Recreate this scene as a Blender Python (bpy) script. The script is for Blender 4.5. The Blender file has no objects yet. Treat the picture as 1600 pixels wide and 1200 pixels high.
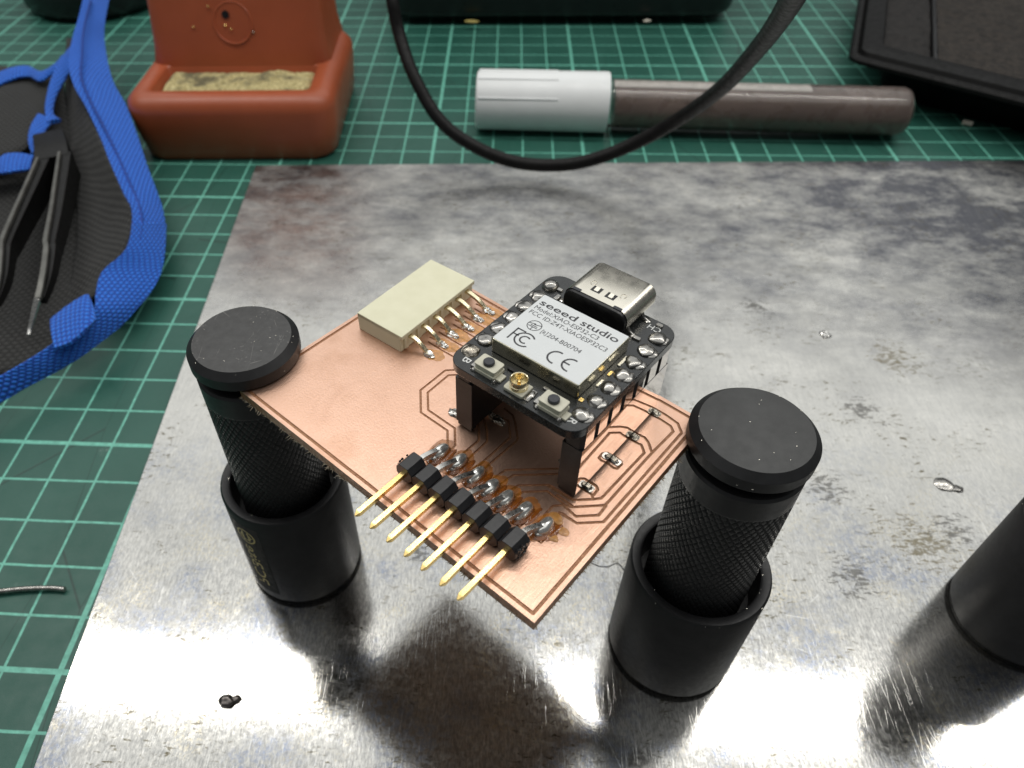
import bpy, bmesh, math, random
from mathutils import Vector, Matrix, geometry, noise
import numpy as np
random.seed(7)
PI = math.pi
S = 0.001                      # everything below is written in millimetres
scene = bpy.context.scene
COL = scene.collection

# ------------------------------------------------------------------ camera
C = Vector((72.589, -109.553, 123.662))
RX = Vector((0.99804, 0.05893, -0.01980))
RYD = Vector((0.02860, -0.71810, -0.69540))
RZF = Vector((-0.05520, 0.69346, -0.71838))
RZF.normalize(); RX = (RX - RX.dot(RZF) * RZF).normalized(); RYD = RZF.cross(RX)
FPX, CX, CY = 1163.4455, 707.094, 607.904
cam = bpy.data.cameras.new("camera")
cam_o = bpy.data.objects.new("camera", cam); COL.objects.link(cam_o)
M = Matrix.Identity(4)
for i in range(3):
    M[i][0] = RX[i]; M[i][1] = -RYD[i]; M[i][2] = -RZF[i]; M[i][3] = C[i] * S
cam_o.matrix_world = M
cam.sensor_width = 36; cam.lens = FPX / 1600 * 36
cam.shift_x = (800 - CX) / 1600; cam.shift_y = (CY - 600) / 1600
cam.clip_start = 0.005; cam.clip_end = 20
cam.dof.use_dof = True; cam.dof.focus_distance = 0.092; cam.dof.aperture_fstop = 40
scene.camera = cam_o

# ------------------------------------------------------------------ world and lamps (a bench under a ceiling tube)
w = bpy.data.worlds.new("World"); scene.world = w; w.use_nodes = True
w.node_tree.nodes["Background"].inputs[0].default_value = (0.95, 0.98, 1.0, 1)
w.node_tree.nodes["Background"].inputs[1].default_value = 0.10
def area(name, loc, size, radiance, col, rot=(0, 0, 0)):
    l = bpy.data.lights.new(name, 'AREA'); l.shape = 'RECTANGLE'; l.size, l.size_y = size[0] * S, size[1] * S
    l.energy = radiance * PI * size[0] * size[1] * S * S; l.color = col
    o = bpy.data.objects.new(name, l); COL.objects.link(o); o.location = Vector(loc) * S; o.rotation_euler = rot
    return o
area("tube_lamp", (70, 100, 401), (900, 18), 20.0, (1.0, 0.965, 0.91), (0, 0, math.radians(-0.9)))
area("ceiling_bounce_lamp", (60, 800, 1200), (2800, 2900), 0.93, (0.99, 1.0, 0.985))
scene.view_settings.view_transform = 'Standard'; scene.view_settings.look = 'None'
scene.view_settings.exposure = 0.0; scene.view_settings.gamma = 1
scene.cycles.use_denoising = True
scene.cycles.max_bounces = 10; scene.cycles.sample_clamp_indirect = 6

# ------------------------------------------------------------------ tracing: a pixel of the photograph to the plane z (mm)
def px(u, v, z=0.0):
    d = RX * ((u - CX) / FPX) + RYD * ((v - CY) / FPX) + RZF
    return C + d * ((z - C.z) / d.z)
def px2(u, v, z=0.0):
    p = px(u, v, z); return (p.x, p.y)

# ------------------------------------------------------------------ materials
def nodes_of(m): return m.node_tree.nodes, m.node_tree.links
class NT:
    def __init__(s, name):
        s.m = bpy.data.materials.new(name); s.m.use_nodes = True
        s.n = s.m.node_tree.nodes; s.l = s.m.node_tree.links; s.b = s.n["Principled BSDF"]
        tc = s.n.new("ShaderNodeTexCoord"); mp = s.n.new("ShaderNodeMapping")
        mp.inputs["Scale"].default_value = (1000, 1000, 1000); s.l.new(tc.outputs["Object"], mp.inputs[0]); s.co = mp.outputs[0]
    def set(s, k, v):
        i = s.b.inputs[k]
        if hasattr(v, "is_output"): s.l.new(v, i)
        else: i.default_value = v if not isinstance(v, tuple) else (*v[:3], 1)
        return s
    def inp(s, node, k, v):
        if hasattr(v, "is_output"): s.l.new(v, node.inputs[k])
        else: node.inputs[k].default_value = v if not (isinstance(v, tuple) and len(v) == 3 and node.inputs[k].type == 'RGBA') else (*v, 1)
    def map(s, scale=(1, 1, 1), rot=(0, 0, 0), loc=(0, 0, 0), src=None):
        mp = s.n.new("ShaderNodeMapping"); mp.inputs["Scale"].default_value = scale; mp.inputs["Rotation"].default_value = rot
        mp.inputs["Location"].default_value = loc; s.l.new(src or s.co, mp.inputs[0]); return mp.outputs[0]
    def noise(s, scale, detail=4, rough=.55, co=None, dist=0):
        t = s.n.new("ShaderNodeTexNoise"); t.inputs["Scale"].default_value = scale; t.inputs["Detail"].default_value = detail
        t.inputs["Roughness"].default_value = rough; t.inputs["Distortion"].default_value = dist
        s.l.new(co or s.co, t.inputs["Vector"]); return t.outputs[0]
    def vor(s, scale, feature='DISTANCE_TO_EDGE', co=None, rand=1.0):
        t = s.n.new("ShaderNodeTexVoronoi"); t.feature = feature; t.inputs["Scale"].default_value = scale
        t.inputs["Randomness"].default_value = rand; s.l.new(co or s.co, t.inputs["Vector"]); return t.outputs[0]
    def ramp(s, f, stops, interp='LINEAR'):
        r = s.n.new("ShaderNodeValToRGB"); r.color_ramp.interpolation = interp; e = r.color_ramp.elements
        while len(e) < len(stops): e.new(0.5)
        for k, (p, c) in enumerate(stops):
            e[k].position = p; e[k].color = (c, c, c, 1) if not isinstance(c, tuple) else (*c, 1)
        s.l.new(f, r.inputs[0]); return r.outputs[0]
    def mix(s, f, a, b, mode='MIX'):
        x = s.n.new("ShaderNodeMix"); x.data_type = 'RGBA'; x.blend_type = mode
        s.inp(x, 0, f); s.inp(x, 6, a); s.inp(x, 7, b); return x.outputs[2]
    def math(s, op, a, b=0.0, c=None, clamp=False):
        x = s.n.new("ShaderNodeMath"); x.operation = op; x.use_clamp = clamp
        s.inp(x, 0, a); s.inp(x, 1, b)
        if c is not None: s.inp(x, 2, c)
        return x.outputs[0]
    def xyz(s, src=None):
        x = s.n.new("ShaderNodeSeparateXYZ"); s.l.new(src or s.co, x.inputs[0]); return x.outputs
    def bump(s, h, strength=.3, dist=.1, normal=None):
        b = s.n.new("ShaderNodeBump"); b.inputs["Strength"].default_value = strength; b.inputs["Distance"].default_value = dist * S
        s.l.new(h, b.inputs["Height"])
        if normal: s.l.new(normal, b.inputs["Normal"])
        return b.outputs[0]

def simple(name, base, rough=.5, metal=0.0, var=.15, vs=.5, bump=0.0, bs=4.0, coat=0.0, spec=.5, trans=0.0, rvar=.1, bd=.1, alpha=1.0, ior=None, sss=0.0):
    t = NT(name); n1 = t.noise(vs, 4)
    dark = tuple(max(0, c * (1 - var)) for c in base); lite = tuple(min(1, c * (1 + var)) for c in base)
    t.set("Base Color", t.ramp(n1, [(.3, dark), (.7, lite)]))
    t.set("Roughness", t.ramp(t.noise(vs * 3, 5), [(.3, max(.02, rough - rvar)), (.7, min(1, rough + rvar))]))
    t.set("Metallic", metal); t.set("Specular IOR Level", spec)
    if ior: t.set("IOR", ior)
    if coat: t.set("Coat Weight", coat); t.set("Coat Roughness", .08)
    if trans: t.set("Transmission Weight", trans)
    if sss: t.set("Subsurface Weight", sss); t.b.inputs["Subsurface Scale"].default_value = .001
    if alpha < 1: t.set("Alpha", alpha)
    if bump: t.set("Normal", t.bump(t.noise(bs, 5), bump, bd))
    return t.m

MT = {}
MT['black_anod'] = simple("black_anodised_metal", (.014, .014, .015), .45, .0, .2, .4, .12, 9, spec=.45, rvar=.06)
MT['black_top'] = simple("black_coating_matt", (.050, .051, .051), .6, 0, .12, .25, .25, 5, rvar=.06, bd=.05)
def m_scuffed():
    t = NT("scuffed_black_coating"); n = t.noise(.8, 6, .7); sp = t.math('MULTIPLY', t.ramp(t.noise(3.0, 5, .7), [(.60, 0), (.68, 1)]), t.ramp(t.noise(.22, 3), [(.48, 0), (.62, 1)]))
    sc = t.math('MULTIPLY', t.ramp(t.vor(.35, 'DISTANCE_TO_EDGE', t.map((1, .25, 1), (0, 0, .7))), [(0, 1), (.008, 0)]), t.ramp(t.noise(.3, 3), [(.5, 0), (.6, 1)]))
    t.set('Base Color', t.mix(t.math('MAXIMUM', t.math('MULTIPLY', sp, .45), t.math('MULTIPLY', sc, .35)), t.ramp(n, [(.3, (.042, .042, .042)), (.7, (.066, .066, .066))]), (.45, .43, .40)))
    t.set('Roughness', .58); t.set('Normal', t.bump(n, .3, .06)); return t.m
MT['scuffed'] = m_scuffed()
MT['black_plastic'] = simple("black_plastic", (.007, .007, .008), .36, 0, .2, .3, .15, 3)
MT['black_header'] = simple("black_nylon", (.018, .018, .02), .38, 0, .2, 1, .15, 5, spec=.5, rvar=.05)
MT['black_mirror'] = simple("polished_black_nylon_side", (.85, .80, .76), .035, 1.0, .03, .2, rvar=.015)
MT['gold'] = simple("gold_plating", (.95, .68, .27), .26, 1, .08, 1.2, .08, 3, rvar=.08)
MT['tin'] = simple("solder", (.34, .33, .31), .23, .95, .3, .9, .12, 1.2, rvar=.07, bd=.15)
MT['tin_bright'] = simple("bright_solder", (.84, .83, .79), .22, .8, .12, .9, .08, 1.2, rvar=.06)
MT['tin_pin'] = simple("tinned_pin", (.72, .71, .68), .3, 1, .1, 1, .1, 3)
MT['tin_dark'] = simple("burnt_solder", (.34, .31, .26), .26, 1, .45, 2.2, .5, 3, rvar=.12, bd=.2)
MT['nickel'] = simple("nickel_steel", (.82, .78, .68), .27, 1, .06, .3, .05, 4, rvar=.05, bd=.02)
MT['can'] = simple("shield_steel", (.50, .47, .36), .24, 1, .12, .3, .12, .5, rvar=.05, bd=.06)
MT['label'] = simple("white_label_paper", (.72, .745, .75), .42, 0, .015, .5, .05, 8, rvar=.04)
MT['ink'] = simple("black_print", (.035, .035, .04), .5, 0, .1, 3)
MT['silk'] = simple("white_silkscreen", (.75, .76, .74), .5, 0, .1, 3)
MT['solder_mask'] = simple("black_solder_mask", (.014, .016, .017), .25, 0, .3, 1, .2, 2.5, coat=.3, rvar=.08, bd=.04)
MT['cream_part'] = simple("cream_component", (.60, .58, .47), .38, .0, .08, 1, .1, 4)
MT['btn_black'] = simple("dark_rubber", (.035, .037, .045), .55, 0, .1, 2, .1, 6)
MT['flux'] = simple("amber_flux", (.30, .085, .012), .12, 0, .4, 1.5, .5, 2, coat=.8, alpha=.72, rvar=.05, bd=.15)
MT['flux_film'] = simple("thin_amber_flux", (.55, .20, .03), .1, 0, .5, 1.0, .6, 1.2, coat=1.0, alpha=.5, rvar=.06)
MT['flux_pale'] = simple("pale_flux_stain", (.72, .36, .10), .3, 0, .3, 1.2, .3, 2, coat=.4, alpha=.55, rvar=.1)
MT['orange'] = simple("terracotta_plastic", (.38, .090, .036), .38, 0, .10, .05, .1, 1.5, rvar=.07, sss=.05)
MT['cap_white'] = simple("white_cap_plastic", (.80, .82, .82), .38, 0, .03, .1, .05, 2)
MT['cable'] = simple("black_cable_rubber", (.007, .0065, .0065), .5, 0, .4, .35, .12, .8, spec=.2, rvar=.12, bd=.15)
MT['silver_tip'] = simple("bare_steel", (.75, .74, .71), .3, 1, .1, 1)
MT['tweez'] = simple("black_coated_steel", (.006, .006, .006), .42, 0, .2, .3, spec=.3)
MT['tweez_edge'] = simple("worn_steel_edge", (.13, .13, .12), .42, .4, .25, .3)
MT['crumb'] = simple("pale_crumb", (.75, .70, .60), .5, 0, .15, 1, .3, 2)
MT['fibre'] = simple("burr_fibre", (.42, .36, .26), .6, 0, .3, 1)
MT['sticker'] = simple("black_sticker", (.016, .017, .016), .62, 0, .1, .5, spec=.2)
MT['gold_print'] = simple("gold_print", (.50, .41, .13), .5, 0, .2, 1.5)
MT['black_tray'] = simple("dull_black_plastic", (.006, .006, .006), .5, 0, .3, .2, .15, 2, spec=.16)
MT['pale_gold'] = simple("pale_gold_ring", (.84, .74, .50), .24, 1, .05, 1)
MT['hole_shade'] = simple("dark_hole_shade", (.01, .01, .01), .2, 0)

def m_copper():
    t = NT("copper_clad")
    n = t.noise(.09, 4); fine = t.noise(3.2, 5, .6); br = t.noise(1.0, 4, .6, t.map((7, .5, 1), (0, 0, .9)))
    base = t.ramp(n, [(.32, (.67, .43, .32)), (.55, (.72, .47, .355)), (.72, (.57, .345, .24))])
    base = t.mix(t.ramp(fine, [(.42, 0), (.8, .35)]), base, (.62, .34, .2))
    fm = t.math('MULTIPLY', t.ramp(t.noise(.16, 7, .7, t.map((1, .6, 1), (0, 0, .4), (5, 2, 0)), 1.2), [(.50, 0), (.66, 1)]), .2)
    base = t.mix(fm, base, (.46, .25, .17))
    spots = t.ramp(t.vor(.16, 'F1'), [(.0, 1), (.035, 0)])
    base = t.mix(spots, base, (.16, .08, .05))
    t.set("Base Color", base); t.set("Metallic", .93)
    t.set("Roughness", t.ramp(br, [(.3, .33), (.7, .46)]))
    h = t.math('ADD', t.math('MULTIPLY', fine, .7), t.math('MULTIPLY', br, .45))
    t.set("Normal", t.bump(h, .55, .07)); return t.m
MT['copper'] = m_copper()
def m_fr4():
    t = NT("board_laminate"); n = t.noise(1.2, 5)
    t.set("Base Color", t.ramp(n, [(.3, (.034, .019, .012)), (.7, (.085, .05, .03))]))
    t.set("Roughness", .38); t.set("Normal", t.bump(t.noise(5, 4), .6, .08)); return t.m
MT['fr4'] = m_fr4()
def m_fr4_edge():
    t = NT("board_cut_edge"); n = t.noise(1.0, 5, .6, t.map((3, 3, .6)))
    t.set("Base Color", t.ramp(n, [(.3, (.20, .085, .035)), (.7, (.42, .21, .11))]))
    t.set("Roughness", .42); t.set("Metallic", .35); t.set("Normal", t.bump(t.noise(3, 4), .8, .12)); return t.m
MT['fr4_edge'] = m_fr4_edge()
def m_cream():
    t = NT("cream_connector_nylon"); n = t.noise(.35, 3); sp = t.ramp(t.vor(.5, 'F1'), [(0, 1), (.06, 0)])
    c = t.ramp(n, [(.3, (.74, .72, .52)), (.7, (.80, .78, .58))])
    t.set("Base Color", t.mix(t.math('MULTIPLY', sp, .5), c, (.4, .36, .22))); t.set("Roughness", .5)
    t.set("Normal", t.bump(t.noise(2.2, 5), .25, .06)); return t.m
MT['cream'] = m_cream()

def m_mat():
    t = NT("cutting_mat_print"); x, y, z = t.xyz()
    wob = t.math('MULTIPLY', t.math('SUBTRACT', t.noise(.08, 2), .5), .25)
    def grid(c, period, off, half):
        a = t.math('ADD', t.math('SUBTRACT', c, off), wob)
        f = t.math('ABSOLUTE', t.math('SUBTRACT', t.math('MODULO', t.math('ADD', a, period * 100.5), period), period * .5))
        return t.math('SUBTRACT', 1.0, t.math('SMOOTHSTEP' if False else 'MULTIPLY', t.math('SUBTRACT', f, half - .06, clamp=True), 9.0, clamp=True))
    g = None
    for c, per, off, hw in ((x, 10, 0, .26), (y, 10, 0, .26), (x, 50, 0, .52), (y, 50, -10, .50)):
        k = grid(c, per, off, hw); g = k if g is None else t.math('MAXIMUM', g, k)
    wear = t.ramp(t.noise(.5, 6, .7), [(.34, .55), (.6, 1)])
    g = t.math('MULTIPLY', g, wear)
    n = t.noise(.035, 4)
    base = t.ramp(n, [(.3, (.013, .083, .060)), (.7, (.027, .115, .086))])
    base = t.mix(t.ramp(t.noise(1.6, 5), [(.5, 0), (.8, .2)]), base, (.06, .13, .11))
    # knife cuts and scuffs
    cut = t.vor(.05, 'DISTANCE_TO_EDGE', t.map((1, .16, 1), (0, 0, .7)))
    cutl = t.ramp(cut, [(.0, 1), (.0035, 0)])
    base = t.mix(t.math('MULTIPLY', cutl, .7), base, (.006, .018, .015))
    scuff = t.math('MULTIPLY', t.ramp(t.noise(.07, 2, co=t.map(loc=(31, 7, 0))), [(.70, 0), (.76, 1)]), t.ramp(t.noise(1.6, 4, .7, t.map((3, .6, 1), (0, 0, -.8))), [(.52, 0), (.6, 1)]))
    base = t.mix(t.math('MULTIPLY', scuff, .6), base, (.4, .48, .44))
    col = t.mix(t.math('MULTIPLY', g, .9), base, (.20, .62, .48))
    t.set("Base Color", col); t.set("Roughness", t.ramp(t.noise(.3, 4), [(.3, .40), (.7, .52)])); t.set("Specular IOR Level", .5)
    h = t.math('SUBTRACT', t.noise(4, 5), t.math('MULTIPLY', cutl, .8))
    t.set("Normal", t.bump(h, .25, .08)); return t.m
MT['mat'] = m_mat()

def m_plate():
    t = NT("scratched_steel_plate"); x, y, z = t.xyz()
    near = t.math('SUBTRACT', 1.0, t.math('MULTIPLY', t.math('ADD', y, 45.0, clamp=False), .02, clamp=True), clamp=True)   # wear of the working end
    far = t.math('MULTIPLY', t.math('SUBTRACT', y, 0.0), .013, clamp=True)
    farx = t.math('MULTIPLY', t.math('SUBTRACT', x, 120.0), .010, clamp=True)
    base = t.ramp(t.noise(.05, 5, .6), [(.3, (.66, .65, .61)), (.7, (.77, .755, .71))])
    # cloudy smudges, denser at the far end, plus a painted dark reflection far right
    sm = t.noise(.11, 14, .80, t.map((.75, 1.25, 1)), .1); sm2 = t.noise(.02, 5, .6, t.map((.8, 1.3, 1), loc=(9, 3, 0)))
    smk = t.ramp(t.math('ADD', t.math('MULTIPLY', sm, .7), t.math('MULTIPLY', sm2, .4)), [(.43, 0), (.68, 1)])
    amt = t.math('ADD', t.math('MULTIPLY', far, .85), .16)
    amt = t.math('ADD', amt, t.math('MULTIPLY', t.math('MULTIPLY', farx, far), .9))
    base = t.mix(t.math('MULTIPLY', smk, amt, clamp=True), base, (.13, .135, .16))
    pale = t.ramp(t.noise(.10, 12, .75, t.map((.7, 1.3, 1), loc=(40, 0, 0)), .2), [(.42, 0), (.66, 1)])
    # blue tint patches and grey abrasion at the near end
    bl = t.ramp(t.noise(.06, 6, .62, t.map(loc=(3, 8, 0))), [(.50, 0), (.60, 1)])
    gr = t.ramp(t.noise(1.1, 7, .75), [(.44, 0), (.58, 1)])
    base = t.mix(t.math('MULTIPLY', t.math('MULTIPLY', bl, gr), t.math('MULTIPLY', near, .75)), base, (.15, .21, .36))
    gr2 = t.ramp(t.noise(1.3, 9, .8, t.map((1.9, .55, 1), (0, 0, .5))), [(.42, 0), (.58, 1)])
    base = t.mix(t.math('MULTIPLY', gr2, t.math('ADD', t.math('MULTIPLY', near, .55), .12)), base, (.25, .25, .25))
    wm = t.math('MULTIPLY', t.ramp(t.noise(.1, 5, .6, t.map(loc=(70, 20, 0))), [(.5, 0), (.62, 1)]), t.ramp(t.noise(2.2, 5, .7), [(.5, 0), (.6, 1)]))
    base = t.mix(t.math('MULTIPLY', wm, t.math('MULTIPLY', near, .6)), base, (.75, .66, .45))
    # dark flecks of burnt flux in clusters
    fl = t.math('MULTIPLY', t.ramp(t.noise(.09, 4, .6, t.map(loc=(15, 51, 0))), [(.47, 0), (.60, 1)]), t.ramp(t.noise(.95, 6, .72, t.map((.6, 1.5, 1), (0, 0, -.3)), .6), [(.57, 0), (.62, 1)]))
    base = t.mix(t.math('MULTIPLY', fl, .95), base, (.13, .11, .06))
    for (u_, v_, r_) in ((1440, 850, 14), (1345, 640, 9), (1335, 905, 9), (655, 865, 5), (395, 735, 9), (1290, 760, 9), (1400, 560, 10), (1490, 830, 9), (1180, 480, 8), (520, 1080, 9)):
        q_ = px(u_, v_, 1.5); dv = t.n.new("ShaderNodeVectorMath"); dv.operation = 'DISTANCE'; t.l.new(t.co, dv.inputs[0]); dv.inputs[1].default_value = (q_.x, q_.y, 1.5)
        m_ = t.math('SUBTRACT', 1.0, t.math('DIVIDE', dv.outputs[1], r_ * 1.0), clamp=True)
        thr = t.math('ADD', t.math('MULTIPLY', m_, .22), t.noise(.9, 8, .75, t.map((.6, 1.4, 1), (0, 0, -.35), (u_, v_, 0)), .5))
        base = t.mix(t.math('MULTIPLY', t.math('MULTIPLY', t.ramp(thr, [(.66, 0), (.71, 1)]), t.math('MULTIPLY', m_, 4.0, clamp=True)), .8), base, (.17, .14, .075) if r_ > 9 else (.09, .085, .075))
    # scratches in several directions
    sc = None
    for k, (a, fr, wd) in enumerate(((.35, .3, .016), (-.9, .38, .013), (1.25, .28, .015), (2.3, .5, .012), (.8, .6, .012), (-.35, .7, .012), (1.9, .45, .014))):
        v = t.vor(fr, 'DISTANCE_TO_EDGE', t.map((1.0, .09, 1), (0, 0, a), (k * 17, k * 5, 0)))
        l = t.ramp(v, [(.0, 1), (wd * fr * .9, 0)]); mk = t.ramp(t.noise(.09, 3, co=t.map(loc=(k * 31, 9, 0))), [(.55, 0), (.63, 1)])
        l = t.math('MULTIPLY', l, mk); sc = l if sc is None else t.math('MAXIMUM', sc, l)
    base = t.mix(t.math('MULTIPLY', sc, t.math('ADD', t.math('MULTIPLY', near, .4), .15)), base, (.95, .95, .93))
    hz = t.ramp(t.noise(.55, 12, .8, t.map((2.6, .35, 1), (0, 0, -.55))), [(.46, 0), (.62, 1)])
    base = t.mix(t.math('MULTIPLY', hz, .28), base, (.36, .36, .35))
    hz2 = t.ramp(t.noise(.7, 12, .8, t.map((3.2, .3, 1), (0, 0, .75))), [(.56, 0), (.62, 1)])
    base = t.mix(t.math('MULTIPLY', hz2, t.math('MULTIPLY', near, .6)), base, (.95, .94, .9))
    t.set("Base Color", base); t.set("Metallic", 1.0)
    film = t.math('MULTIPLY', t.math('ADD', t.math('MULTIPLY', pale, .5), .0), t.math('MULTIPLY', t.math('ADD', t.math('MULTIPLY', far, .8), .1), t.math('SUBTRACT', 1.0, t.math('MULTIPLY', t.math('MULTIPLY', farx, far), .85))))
    rough = t.math('ADD', t.math('ADD', t.math('MULTIPLY', gr, .05), t.math('ADD', t.math('MULTIPLY', far, .20), .085)), t.math('MULTIPLY', film, .5))
    t.set("Roughness", t.math('ADD', rough, t.math('MULTIPLY', t.noise(.3, 4), .04)))
    # matt whitish film (dried residue) lies over the metal in patches
    micro = t.math('ADD', t.math('MULTIPLY', t.noise(2.4, 2, .5), 1.0), t.math('MULTIPLY', t.noise(.8, 2, .5, t.map((4, .9, 1), (0, 0, .95))), .45))
    h = t.math('MULTIPLY', micro, t.math('ADD', t.math('MULTIPLY', near, 1.0), .10))
    nb = t.bump(h, .20, .017)
    nb2 = t.bump(t.math('ADD', t.math('MULTIPLY', t.noise(.035, 3), .35), t.math('MULTIPLY', sc, -.06)), .4, .08, nb)
    t.set("Normal", nb2)
    d = t.n.new("ShaderNodeBsdfDiffuse"); t.inp(d, "Color", (.27, .27, .26)); ms = t.n.new("ShaderNodeMixShader")
    t.inp(ms, 0, t.math('MULTIPLY', film, .7)); t.l.new(t.b.outputs[0], ms.inputs[1]); t.l.new(d.outputs[0], ms.inputs[2])
    t.l.new(ms.outputs[0], t.n["Material Output"].inputs["Surface"])
    return t.m
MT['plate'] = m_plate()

def m_fabric(name, c1, c2, sc=1.0, ang=.6, ribs=3.2, strength=.9):
    """woven webbing driven by the UV laid along the strip (u across, v along, in mm)"""
    t = NT(name); uv = t.n.new("ShaderNodeUVMap"); uv.uv_map = "weave"; co = t.map((1, 1, 1), (0, 0, ang), src=uv.outputs[0])
    x, y, z = t.xyz(co)
    a = t.math('SINE', t.math('MULTIPLY', x, ribs * sc)); b = t.math('SINE', t.math('ADD', t.math('MULTIPLY', y, ribs * sc * 1.7), t.math('MULTIPLY', t.math('SIGN', a), 1.57)))
    wv = t.math('MULTIPLY', t.math('ABSOLUTE', a), t.math('ADD', t.math('MULTIPLY', b, .5), .6))
    n = t.noise(1.5, 4)
    t.set("Base Color", t.mix(t.ramp(t.math('ADD', t.math('MULTIPLY', wv, .75), t.math('MULTIPLY', n, .3)), [(.12, 0), (.62, 1)]), c1, c2))
    t.set("Roughness", .72); t.set("Specular IOR Level", .35); t.set("Sheen Weight", .12)
    t.set("Normal", t.bump(t.math('ADD', wv, t.math('MULTIPLY', n, .35)), strength, .35)); return t.m
MT['blue'] = m_fabric("blue_webbing", (.003, .035, .30), (.022, .19, .80), .8)
MT['black_fabric'] = m_fabric("black_woven_nylon", (.003, .003, .003), (.026, .026, .024), .62, .15, 3.4, 1.0)
def m_sponge():
    t = NT("dirty_sponge"); n = t.noise(.12, 4, .6); f = t.noise(1.1, 6, .7)
    c = t.ramp(f, [(.35, (.42, .34, .13)), (.6, (.90, .80, .42))])
    t.set("Base Color", t.mix(t.ramp(t.math('ADD', n, t.math('MULTIPLY', f, .25)), [(.60, 0), (.74, .8)]), c, (.09, .085, .06)))
    t.set("Roughness", .9); t.set("Normal", t.bump(t.math('ADD', f, t.noise(2.5, 5)), 1.0, .8)); return t.m
MT['sponge'] = m_sponge()
def m_tube():
    t = NT("smoky_brown_plastic_tube"); n = t.noise(.06, 4, .6, t.map((.4, 1, 1)))
    t.set("Base Color", t.ramp(n, [(.3, (.90, .87, .84)), (.7, (.92, .89, .86))])); t.set("Roughness", .07); t.set("Transmission Weight", 1.0)
    t.set("IOR", 1.18); t.set("Coat Weight", .6); t.set("Coat Roughness", .1); return t.m
MT['tube'] = m_tube()
MT['tube_liquid'] = simple("brown_flux_liquid", (.155, .12, .105), .3, 0, .2, .05)
MT['dirty_pad'] = simple("dirty_brown_pad", (.024, .019, .015), .85, 0, .8, .5, 1.0, 1.2, bd=1.0)

# ------------------------------------------------------------------ mesh building
class MB:
    def __init__(s): s.v = []; s.f = []; s.uv = None
    def add(s, vs, fs):
        b = len(s.v); s.v += [tuple(v) for v in vs]; s.f += [tuple(i + b for i in f) for f in fs]; return s
    def box(s, lo, hi, M=None):
        x0, y0, z0 = lo; x1, y1, z1 = hi
        vs = [(x0, y0, z0), (x1, y0, z0), (x1, y1, z0), (x0, y1, z0), (x0, y0, z1), (x1, y0, z1), (x1, y1, z1), (x0, y1, z1)]
        if M is not None: vs = [M @ Vector(v) for v in vs]
        return s.add(vs, [(0, 3, 2, 1), (4, 5, 6, 7), (0, 1, 5, 4), (1, 2, 6, 5), (2, 3, 7, 6), (3, 0, 4, 7)])
    def prism(s, poly, z0, z1, M=None, top=None):
        n = len(poly); top = top or poly
        vs = [(x, y, z0) for x, y in poly] + [(x, y, z1) for x, y in top]
        if M is not None: vs = [M @ Vector(v) for v in vs]
        return s.add(vs, [tuple(range(n))[::-1], tuple(range(n, 2 * n))] + [(i, (i + 1) % n, (i + 1) % n + n, i + n) for i in range(n)])
    def loft(s, rings, closed=True, cap=True):
        b = len(s.v); n = len(rings[0])
        for r in rings: s.v += [tuple(p) for p in r]
        m = n if closed else n - 1
        for k in range(len(rings) - 1):
            for i in range(m):
                j = (i + 1) % n
                s.f.append((b + k * n + i, b + k * n + j, b + (k + 1) * n + j, b + (k + 1) * n + i))
        if cap and closed:
            s.f.append(tuple(b + i for i in range(n))[::-1]); s.f.append(tuple(b + (len(rings) - 1) * n + i for i in range(n)))
        return s
    def lathe(s, prof, n=96, c=(0, 0), cap=True):
        return s.loft([[(c[0] + r * math.cos(2 * PI * i / n), c[1] + r * math.sin(2 * PI * i / n), z) for i in range(n)] for r, z in prof], cap=cap)
    def tube(s, path, r, n=12, cap=True, flat=1.0, up=Vector((0, 0, 1)), twist=0.0, square=False):
        P = [Vector(p) for p in path]; rs = r if isinstance(r, (list, tuple)) else [r] * len(P); rings = []
        for k, p in enumerate(P):
            t = (P[min(k + 1, len(P) - 1)] - P[max(k - 1, 0)]).normalized()
            a = t.cross(up)
            if a.length < 1e-4: a = t.cross(Vector((0, 1, 0)))
            a.normalize(); b = a.cross(t)
            rr = rs[k]
            if square: rings.append([p + a * (sx * rr) + b * (sy * rr * flat) for sx, sy in ((-1, -1), (1, -1), (1, 1), (-1, 1))])
            else: rings.append([p + a * (rr * math.cos(q)) + b * (rr * flat * math.sin(q)) for q in (2 * PI * i / n + twist for i in range(n))])
        return s.loft(rings, cap=cap)
    def blob(s, c, r, amp=.12, freq=1.0, sub=3, seed=0, zmin=None, M=None):
        bm = bmesh.new(); bmesh.ops.create_icosphere(bm, subdivisions=sub, radius=1.0)
        vs = []
        for v in bm.verts:
            d = 1 + amp * noise.noise(v.co * freq + Vector((seed * 3.7, seed * 1.3, seed)))
            p = Vector((v.co.x * r[0] * d, v.co.y * r[1] * d, v.co.z * r[2] * d))
            if M is not None: p = M @ p
            p += Vector(c)
            if zmin is not None: p.z = max(p.z, zmin)
            vs.append(p)
        fs = [tuple(l.index for l in f.verts) for f in bm.faces]; bm.free(); return s.add(vs, fs)
def rrect(x0, y0, x1, y1, r, n=6):
    o = []
    for cx, cy, a in ((x1 - r, y1 - r, 0), (x0 + r, y1 - r, PI / 2), (x0 + r, y0 + r, PI), (x1 - r, y0 + r, 1.5 * PI)):
        o += [(cx + r * math.cos(a + PI / 2 * k / n), cy + r * math.sin(a + PI / 2 * k / n)) for k in range(n + 1)]
    return o
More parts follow.
